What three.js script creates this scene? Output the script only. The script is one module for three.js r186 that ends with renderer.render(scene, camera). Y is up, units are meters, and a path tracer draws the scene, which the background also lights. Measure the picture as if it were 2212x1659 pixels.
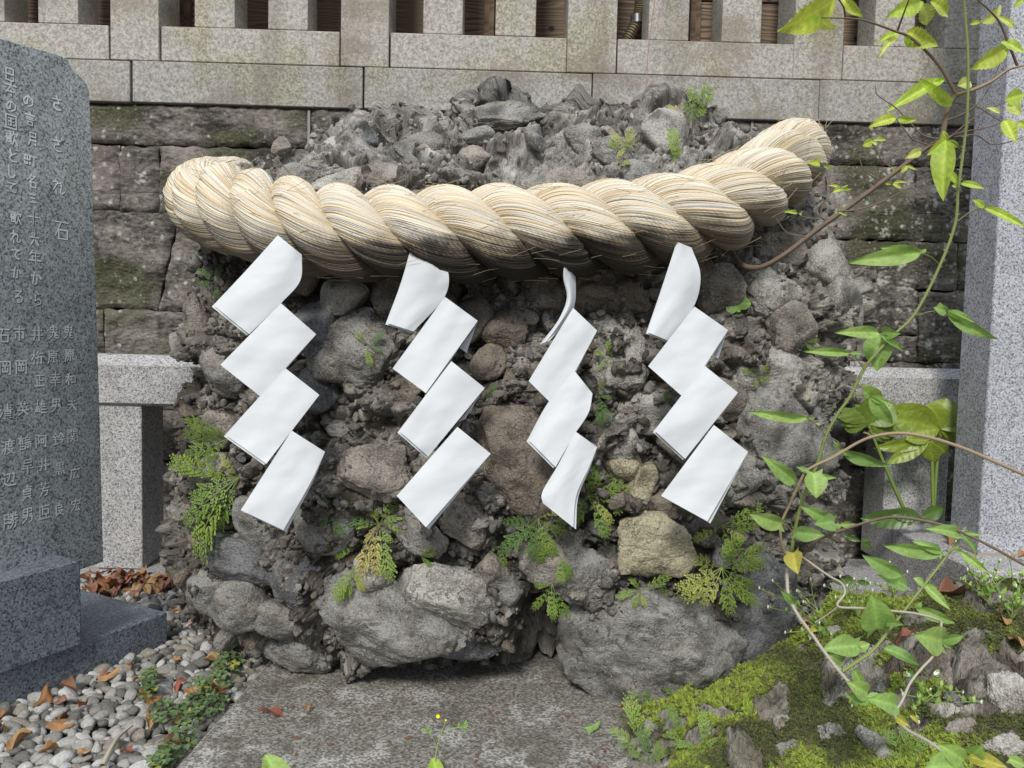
import * as THREE from 'three';
import { mergeGeometries, mergeVertices } from 'three/addons/utils/BufferGeometryUtils.js';
import { RoundedBoxGeometry } from 'three/addons/geometries/RoundedBoxGeometry.js';

/* ---------------------------------------------------------------- camera, sky, sun, exposure */
const scene = new THREE.Scene();
const camera = new THREE.PerspectiveCamera(53.07, 1024 / 768, 0.05, 400);
camera.rotation.order = 'YXZ';
camera.position.set(0, 1, 0);
camera.rotation.set(-0.061, 0, 0.0235);
camera.updateMatrixWorld(true);
const renderer = new THREE.WebGLRenderer({ antialias: true });
renderer.toneMapping = THREE.LinearToneMapping;
renderer.toneMappingExposure = 1.08;
renderer.shadowMap.enabled = true;
{ // bright, thinly overcast sky: brightest overhead, even all round
  const W = 64, H = 32, d = new Float32Array(W * H * 4);
  for (let y = 0; y < H; y++) for (let x = 0; x < W; x++) {
    const e = Math.max(0, Math.sin(((y + 0.5) / H - 0.5) * Math.PI)), k = 0.46 + 0.48 * e, i = (y * W + x) * 4;
    d[i] = 0.93 * k; d[i + 1] = 1.0 * k; d[i + 2] = 1.12 * k; d[i + 3] = 1;
  }
  const t = new THREE.DataTexture(d, W, H, THREE.RGBAFormat, THREE.FloatType);
  t.mapping = THREE.EquirectangularReflectionMapping; t.magFilter = THREE.LinearFilter; t.needsUpdate = true;
  scene.background = t; scene.environment = t;
}
const sun = new THREE.DirectionalLight(new THREE.Color(1, 0.96, 0.88), 2.7);
sun.position.set(-1.6, 6.5, 4.2);
sun.castShadow = true; sun.shadow.radius = 22;
sun.shadow.mapSize.set(2048, 2048);
Object.assign(sun.shadow.camera, { left: -4, right: 4, top: 4, bottom: -4, near: 0.5, far: 20 });
sun.target.position.set(0, 0.6, -2.4);
scene.add(sun, sun.target);

/* ---------------------------------------------------------------- helpers */
const V = (x, y, z) => new THREE.Vector3(x, y, z), sc = (a, b, t) => { t = Math.min(1, Math.max(0, (t - a) / (b - a))); return t * t * (3 - 2 * t); };
const lerp = (a, b, t) => a + (b - a) * t, clamp = (x, a, b) => Math.min(b, Math.max(a, x));
function RNG(s) { return () => { s = (s + 0x6d2b79f5) | 0; let t = Math.imul(s ^ (s >>> 15), 1 | s); t = (t + Math.imul(t ^ (t >>> 7), 61 | t)) ^ t; return ((t ^ (t >>> 14)) >>> 0) / 4294967296; }; }
const PERM = new Uint8Array(512); { const r = RNG(7), p = [...Array(256).keys()]; for (let i = 255; i > 0; i--) { const j = Math.floor(r() * (i + 1)); [p[i], p[j]] = [p[j], p[i]]; } for (let i = 0; i < 512; i++) PERM[i] = p[i & 255]; }
const GX = [1, -1, 1, -1, 1, -1, 1, -1, 0, 0, 0, 0, 1, -1, 0, 0], GY = [1, 1, -1, -1, 0, 0, 0, 0, 1, -1, 1, -1, 1, 1, -1, -1], GZ = [0, 0, 0, 0, 1, 1, -1, -1, 1, 1, -1, -1, 0, 0, 1, -1];
function noise(x, y, z, per = 256) { // gradient noise, repeats every «per» along x and y
  const X = Math.floor(x), Y = Math.floor(y), Z = Math.floor(z); x -= X; y -= Y; z -= Z;
  const u = x * x * x * (x * (x * 6 - 15) + 10), v = y * y * y * (y * (y * 6 - 15) + 10), w = z * z * z * (z * (z * 6 - 15) + 10);
  const x0 = (((X % per) + per) % per) & 255, x1 = ((((X + 1) % per) + per) % per) & 255, y0 = (((Y % per) + per) % per) & 255, y1 = ((((Y + 1) % per) + per) % per) & 255, z0 = Z & 255, z1 = (Z + 1) & 255;
  const g = (a, b, c, dx, dy, dz) => { const h = PERM[PERM[PERM[a] + b] + c] & 15; return GX[h] * dx + GY[h] * dy + GZ[h] * dz; };
  const a = lerp(g(x0, y0, z0, x, y, z), g(x1, y0, z0, x - 1, y, z), u), b = lerp(g(x0, y1, z0, x, y - 1, z), g(x1, y1, z0, x - 1, y - 1, z), u);
  const c = lerp(g(x0, y0, z1, x, y, z - 1), g(x1, y0, z1, x - 1, y, z - 1), u), d = lerp(g(x0, y1, z1, x, y - 1, z - 1), g(x1, y1, z1, x - 1, y - 1, z - 1), u);
  return lerp(lerp(a, b, v), lerp(c, d, v), w);
}
function fbm(x, y, z, o = 4, per = 256) { let s = 0, a = 0.5; for (let i = 0; i < o; i++) { s += a * noise(x, y, z + i * 7.3, per); x *= 2; y *= 2; z *= 2; per *= 2; a *= 0.5; } return s; }
const hash = (a, b, c) => { let h = Math.imul(a, 374761393) ^ Math.imul(b, 668265263) ^ Math.imul(c, 2147483647 ^ 0x5bd1e995); h = Math.imul(h ^ (h >>> 13), 1274126177); return ((h ^ (h >>> 16)) >>> 0) / 4294967296; };
const WO = [0, 0, 0, 0, 0, 0];
function worley(x, y, z, per = 0) { // WO: nearest, second nearest, cell id
  const X = Math.floor(x), Y = Math.floor(y), Z = Math.floor(z); let f1 = 9, f2 = 9, id = 0;
  const wr = (a) => per ? ((a % per) + per) % per : a;
  for (let i = -1; i < 2; i++) for (let j = -1; j < 2; j++) for (let k = -1; k < 2; k++) {
    const a = X + i, b = Y + j, c = Z + k, A = wr(a), B = wr(b), h = hash(A, B, c), dx = a + h - x, dy = b + hash(A + 91, B, c) - y, dz = c + hash(A, B + 57, c) - z, d = dx * dx + dy * dy + dz * dz;
    if (d < f1) { f2 = f1; f1 = d; id = h; WO[3] = dx; WO[4] = dy; WO[5] = dz; } else if (d < f2) f2 = d;
  }
  WO[0] = Math.sqrt(f1); WO[1] = Math.sqrt(f2); WO[2] = id; return WO;
}
const W2 = [0, 0, 0];
function cells(x, y, per, s) { // the same on a plane
  const X = Math.floor(x), Y = Math.floor(y); let f1 = 9, f2 = 9, id = 0; const wr = (a) => ((a % per) + per) % per;
  for (let i = -1; i < 2; i++) for (let j = -1; j < 2; j++) { const a = X + i, b = Y + j, A = wr(a), B = wr(b), h = hash(A, B, s), dx = a + h - x, dy = b + hash(A + 91, B, s) - y, d = dx * dx + dy * dy; if (d < f1) { f2 = f1; f1 = d; id = h; } else if (d < f2) f2 = d; }
  W2[0] = f1; W2[1] = f2; W2[2] = (id * 7919.13) % 1; return W2;
}
// the photograph measured on a frame of 2212 x 1659: rays through it meet the planes on which things stand
const FX = 829.5 / Math.tan((53.07 / 2) * Math.PI / 180);
const dirOf = (px, py) => V((px - 1106) / FX, -(py - 829.5) / FX, -1).applyQuaternion(camera.quaternion);
const atZ = (px, py, z) => { const d = dirOf(px, py); return d.multiplyScalar((z - camera.position.z) / d.z).add(camera.position); };
const atY = (px, py, y) => { const d = dirOf(px, py); return d.multiplyScalar((y - camera.position.y) / d.y).add(camera.position); };
const onPlane = (px, py, p, n) => { const d = dirOf(px, py), t = p.clone().sub(camera.position).dot(n) / d.dot(n); return d.multiplyScalar(t).add(camera.position); };
const CQ = camera.quaternion.clone().invert(), tmpV = new THREE.Vector3();
const proj = (x, y, z) => { tmpV.set(x, y, z).sub(camera.position).applyQuaternion(CQ); return [1106 - tmpV.x / tmpV.z * FX, 829.5 + tmpV.y / tmpV.z * FX]; };
function tab(t, x) { if (x <= t[0][0]) return t[0][1]; for (let i = 1; i < t.length; i++) if (x <= t[i][0]) return lerp(t[i - 1][1], t[i][1], (x - t[i - 1][0]) / (t[i][0] - t[i - 1][0])); return t[t.length - 1][1]; }

const used = new Map();
const numbered = (n) => { const k = used.get(n) ?? 0; used.set(n, k + 1); return k ? n + '_' + String(k).padStart(3, '0') : n; };
function shade(o) { o.castShadow = o.receiveShadow = true; return o; }
function part(name, geo, mat, parent, label) { const m = shade(new THREE.Mesh(geo, mat)); m.name = name; if (label) m.userData.label = label; parent.add(m); return m; }
function tag(o, label, category, group) { o.userData = { ...o.userData, label, category }; if (group) o.userData.group = group; return o; }
function thing(name, label, category, pos, group) { const g = new THREE.Group(); g.name = numbered(name); if (pos) g.position.copy(pos); scene.add(g); return tag(g, label, category, group); }
function solo(name, geo, mat, label, category, group) { const m = shade(new THREE.Mesh(geo, mat)); m.name = numbered(name); scene.add(m); return tag(m, label, category, group); }

/* textures */
const enc = (c) => Math.round(255 * clamp(c <= 0.0031308 ? c * 12.92 : 1.055 * Math.pow(c, 1 / 2.4) - 0.055, 0, 1));
function colorTex(w, h, fn, wrap = true) {
  const d = new Uint8Array(w * h * 4);
  for (let y = 0; y < h; y++) for (let x = 0; x < w; x++) { const c = fn((x + 0.5) / w, (y + 0.5) / h), i = (y * w + x) * 4; d[i] = enc(c[0]); d[i + 1] = enc(c[1]); d[i + 2] = enc(c[2]); d[i + 3] = 255; }
  return fin(new THREE.DataTexture(d, w, h), wrap, true);
}
function grayTex(w, h, fn, wrap = true) {
  const d = new Float32Array(w * h * 4);
  for (let y = 0; y < h; y++) for (let x = 0; x < w; x++) { const c = fn((x + 0.5) / w, (y + 0.5) / h), i = (y * w + x) * 4; d[i] = d[i + 1] = d[i + 2] = c; d[i + 3] = 1; }
  return fin(new THREE.DataTexture(d, w, h, THREE.RGBAFormat, THREE.FloatType), wrap, false);
}
function fin(t, wrap, srgb) { if (wrap) t.wrapS = t.wrapT = THREE.RepeatWrapping; t.magFilter = THREE.LinearFilter; if (srgb) t.colorSpace = THREE.SRGBColorSpace; t.needsUpdate = true; return t; }
const rep = (t, u, v = u) => { const c = t.clone(); c.repeat.set(u, v); c.needsUpdate = true; return c; };
const mix3 = (a, b, t) => [lerp(a[0], b[0], t), lerp(a[1], b[1], t), lerp(a[2], b[2], t)];
const mul3 = (a, k) => [a[0] * k, a[1] * k, a[2] * k];
const std = (o) => { const m = new THREE.MeshStandardMaterial({ roughness: 0.9, ...o }); if (Array.isArray(o.color)) m.color.setRGB(...o.color); return m; };
const rgb = (r, g, b) => new THREE.Color().setRGB(r, g, b);
let LEAFTEX; const leafTex = () => LEAFTEX ??= colorTex(256, 256, (u, v) => { const e = Math.abs(u - 0.5) * 2, vein = Math.abs(((v * 8 - e * 2.6) % 1 + 1) % 1 - 0.5) < 0.06 + 0.02 * (1 - e) || e < 0.05, m = fbm(u * 4, v * 6, 3, 4), s = noise(u * 40, v * 50, 2), sp = sc(0.36, 0.46, noise(u * 9, v * 11, 7)); let k = mul3([0.86, 0.86, 0.84], 1 + 0.4 * m + 0.14 * s); if (vein) k = mix3(k, [1, 1, 0.92], 0.5); k = mix3(k, [0.75, 0.6, 0.4], sp * 0.55 + 0.35 * sc(0.93, 1, v)); return k.map((q) => Math.min(1, q)); }, false);
function leafMat(c, tr = 0.3, extra = {}) { return new THREE.MeshPhysicalMaterial({ color: rgb(...c), roughness: 0.62, transmission: tr, thickness: 0, side: THREE.DoubleSide, vertexColors: true, ...extra }); }

/* geometry */
function geo(pos, idx, uv, col) { const g = new THREE.BufferGeometry(); g.setAttribute('position', new THREE.Float32BufferAttribute(pos, 3)); if (uv) g.setAttribute('uv', new THREE.Float32BufferAttribute(uv, 2)); if (col) g.setAttribute('color', new THREE.Float32BufferAttribute(col, 3)); g.setIndex(idx); g.computeVertexNormals(); return g; }
function boxUV(g, k = 1) { // uv in metres by the main direction of each face; normals stay smooth
  const n = g.index ? g.toNonIndexed() : g, p = n.attributes.position, uv = new Float32Array(p.count * 2), a = V(), b = V(), c = V();
  for (let i = 0; i < p.count; i += 3) {
    a.fromBufferAttribute(p, i); b.fromBufferAttribute(p, i + 1); c.fromBufferAttribute(p, i + 2); b.sub(a); c.sub(a); b.cross(c);
    const x = Math.abs(b.x), y = Math.abs(b.y), z = Math.abs(b.z), [q, r] = x > y && x > z ? [2, 1] : y > z ? [0, 2] : [0, 1];
    for (let j = 0; j < 3; j++) { uv[(i + j) * 2] = p.getComponent(i + j, q) * k; uv[(i + j) * 2 + 1] = p.getComponent(i + j, r) * k; }
  }
  n.setAttribute('uv', new THREE.BufferAttribute(uv, 2)); return n;
}
function block(w, h, d, r = 0.006) { return boxUV(new RoundedBoxGeometry(w, h, d, 2, r)); }
function tube(pts, rad, radial = 6, seg = 0, col = null) { // pts Vector3, rad number | array | fn(t)
  const n = seg || Math.max(4, pts.length * 6), cv = new THREE.CatmullRomCurve3(pts, false, 'centripetal'), P = [], I = [], U = [], C = [];
  const up = V(0.31, 0.2, 0.93), r = typeof rad === 'function' ? rad : Array.isArray(rad) ? (t) => { const x = t * (rad.length - 1), i = Math.min(rad.length - 2, Math.floor(x)); return lerp(rad[i], rad[i + 1], x - i); } : () => rad;
  for (let i = 0; i <= n; i++) {
    const t = i / n, c = cv.getPoint(t), T = cv.getTangent(t), N = up.clone().addScaledVector(T, -up.dot(T)).normalize(), B = T.clone().cross(N), k = r(t);
    for (let j = 0; j <= radial; j++) { const a = j / radial * Math.PI * 2; P.push(c.x + k * (Math.cos(a) * N.x + Math.sin(a) * B.x), c.y + k * (Math.cos(a) * N.y + Math.sin(a) * B.y), c.z + k * (Math.cos(a) * N.z + Math.sin(a) * B.z)); U.push(j / radial, t * 8); if (col) C.push(...col); }
    if (i) for (let j = 0; j < radial; j++) { const a = (i - 1) * (radial + 1) + j, b = a + radial + 1; I.push(a, a + 1, b, b, a + 1, b + 1); }
  }
  return geo(P, I, U, col ? C : null);
}
function rockGeo(seed, detail, o = {}) { // a broken stone: flat faces with worn edges
  const r = RNG(seed), pl = [], m = o.faces ?? 13;
  for (let i = 0; i < m; i++) { const z = r() * 2 - 1, a = r() * 6.283, s = Math.sqrt(1 - z * z); pl.push([s * Math.cos(a), s * Math.sin(a), z, lerp(o.lo ?? 0.66, 0.98, r())]); }
  let g = new THREE.IcosahedronGeometry(1, detail); g.deleteAttribute('uv'); g.deleteAttribute('normal'); g = mergeVertices(g, 1e-4);
  const p = g.attributes.position, sh = o.sharp ?? 16, am = o.rough ?? 0.07;
  for (let i = 0; i < p.count; i++) {
    const x = p.getX(i), y = p.getY(i), z = p.getZ(i); let s = 0;
    for (const q of pl) { const d = q[0] * x + q[1] * y + q[2] * z; if (d > 0.05) s += Math.pow(d / q[3], sh); }
    s += Math.pow(1 / 1.12, sh);
    let k = Math.pow(s, -1 / sh);
    k *= 1 + am * fbm(x * 1.7 + seed, y * 1.7, z * 1.7, 4) * 2 + am * 0.55 * fbm(x * 6 + seed, y * 6, z * 6, 3);
    if (o.chip) { worley(x * 2.6 + seed, y * 2.6, z * 2.6); const q = WO[2] * 40; k *= 1 + o.chip * (0.8 * (WO[2] - 0.5) - (Math.cos(q) * WO[3] + Math.sin(q * 1.7) * WO[4] + Math.cos(q * 2.3) * WO[5]) - 0.25 * (1 - sc(0, 0.15, WO[1] - WO[0]))); worley(x * 8 + seed, y * 8, z * 8); const e = WO[2] * 50; k *= 1 + o.chip * 0.4 * (0.7 * (WO[2] - 0.5) - (Math.cos(e) * WO[3] + Math.sin(e * 1.7) * WO[4] + Math.cos(e * 2.3) * WO[5]) - 0.3 * (1 - sc(0, 0.2, WO[1] - WO[0]))); }
    p.setXYZ(i, x * k, y * k, z * k);
  }
  g.computeVertexNormals(); return boxUV(g, 1);
}
class PxIndex { // which point of a surface the photograph shows at a place
  constructor(pos, nor, cell = 7) {
    this.c = cell; this.m = new Map(); this.p = pos; this.n = nor;
    for (let i = 0; i < pos.length; i += 3) {
      const vx = pos[i] - camera.position.x, vy = pos[i + 1] - camera.position.y, vz = pos[i + 2] - camera.position.z;
      if (nor[i] * vx + nor[i + 1] * vy + nor[i + 2] * vz > 0.05) continue;
      const q = proj(pos[i], pos[i + 1], pos[i + 2]), k = Math.floor(q[0] / cell) * 4096 + Math.floor(q[1] / cell), d = vx * vx + vy * vy + vz * vz, o = this.m.get(k);
      if (!o || d < o[1]) this.m.set(k, [i, d]);
    }
  }
  at(px, py) {
    const X = Math.floor(px / this.c), Y = Math.floor(py / this.c);
    for (let r = 0; r < 9; r++) for (let i = -r; i <= r; i++) for (let j = -r; j <= r; j++) { if (Math.max(Math.abs(i), Math.abs(j)) !== r) continue; const o = this.m.get((X + i) * 4096 + Y + j); if (o) { const k = o[0]; return { p: V(this.p[k], this.p[k + 1], this.p[k + 2]), n: V(this.n[k], this.n[k + 1], this.n[k + 2]), d: Math.sqrt(o[1]) }; } }
    return null;
  }
}
const basis = (x, y, z) => new THREE.Quaternion().setFromRotationMatrix(new THREE.Matrix4().makeBasis(x, y, z));
const RIGHT = V(1, 0, 0).applyQuaternion(camera.quaternion), UPV = V(0, 1, 0).applyQuaternion(camera.quaternion);

/* ---------------------------------------------------------------- materials */
const granite = (light, mid, dark, seed, grain, share = 0.16) => colorTex(1024, 1024, (u, v) => { // one metre of crystals
  cells(u * grain, v * grain, grain, seed); const a = W2[2]; cells(u * grain * 2, v * grain * 2, grain * 2, seed + 5); const b = W2[2], cl = noise(u * 40, v * 40, seed, 40), c = noise(u * 12, v * 12, seed + 9, 12);
  let k = a < share + cl * 0.12 ? dark : a > 0.62 ? light : mid; k = mix3(k, b < 0.2 ? dark : b > 0.6 ? light : mid, 0.45); return mul3(k, 1 + 0.14 * c);
});
const granBump = grayTex(512, 512, (u, v) => 0.5 + 0.5 * noise(u * 128, v * 128, 3, 128) + 0.3 * noise(u * 64, v * 64, 8, 64));
const G_DARK = granite([0.56, 0.58, 0.64], [0.32, 0.335, 0.38], [0.045, 0.05, 0.062], 11, 200, 0.2);
const G_MID = granite([0.56, 0.55, 0.55], [0.33, 0.33, 0.335], [0.07, 0.07, 0.075], 23, 190, 0.2);
const M_base = std({ map: G_DARK, color: [0.46, 0.5, 0.53], bumpMap: granBump, bumpScale: 0.0006, roughness: 0.45 });
const M_rail = std({ map: G_MID, bumpMap: granBump, bumpScale: 0.0008, roughness: 0.7 });
const M_pillar = std({ map: granite([0.56, 0.575, 0.62], [0.35, 0.36, 0.40], [0.07, 0.074, 0.088], 37, 190, 0.2), bumpMap: granBump, bumpScale: 0.0006, roughness: 0.6 });
/* ---------------------------------------------------------------- ground, gravel bed, paving slab */
{
  const t = colorTex(512, 512, (u, v) => { const a = fbm(u * 8, v * 8, 1, 5, 8), b = noise(u * 90, v * 90, 4, 90); return mul3([0.085, 0.07, 0.052], 1 + a * 1.2 + b * 0.5); });
  const g = new THREE.PlaneGeometry(120, 120).rotateX(-Math.PI / 2); const uv = g.attributes.uv; for (let i = 0; i < uv.count; i++) uv.setXY(i, uv.getX(i) * 120, uv.getY(i) * 120);
  const m = shade(new THREE.Mesh(g, std({ map: t }))); m.name = 'ground'; m.position.y = -0.075; m.userData.kind = 'structure'; scene.add(m);
}
const slabA = atY(383, 1659, 0), slabB = atY(556, 1462, 0);
const slabX = (z) => lerp(slabA.x, slabB.x, (z - slabA.z) / (slabB.z - slabA.z)); // its left edge
const slabTex = colorTex(1024, 1024, (u, v) => { // 1.5 m
  cells(u * 260, v * 260, 260, 3); const g1 = W2[2]; const a = fbm(u * 6, v * 6, 2, 4, 6), w = fbm(u * 22, v * 22, 9, 3, 22), pale = sc(0.0, 0.3, fbm(u * 9, v * 9, 31, 4, 9) + w * .6);
  let c = mix3([0.105, 0.097, 0.08], [0.34, 0.33, 0.298], Math.pow(g1, 1.3)); c = mix3(c, [0.66, 0.65, 0.64], pale * 0.42 * (g1 > 0.5 ? 1 : 0.25)); c = mix3(c, [0.07, 0.058, 0.042], 0.45 * sc(0.02, 0.3, a - w * .4)); return c;
});
{
  const s = new THREE.Shape(); const e = [[slabX(-0.4), -0.4]]; for (let i = 1; i <= 26; i++) { const z = -0.4 - i * 0.105; e.push([slabX(z) + 0.006 * noise(i * 0.8, 2.5, 1), z]); }
  e.forEach(([x, z], i) => i ? s.lineTo(x, -z) : s.moveTo(x, -z)); s.lineTo(1.75, 3.1); s.lineTo(1.75, 0.4);
  const g = new THREE.ExtrudeGeometry(s, { depth: 0.07, bevelEnabled: true, bevelSize: 0.008, bevelThickness: 0.008, bevelSegments: 3 }); g.rotateX(-Math.PI / 2); g.translate(0, -0.078, 0);
  solo('paving_slab', g, std({ map: rep(slabTex, 0.67), bumpMap: rep(granBump, 1.6), bumpScale: 0.003 }), 'worn grey granite paving slab under the roped conglomerate boulder', 'paving slab');
}

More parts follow.
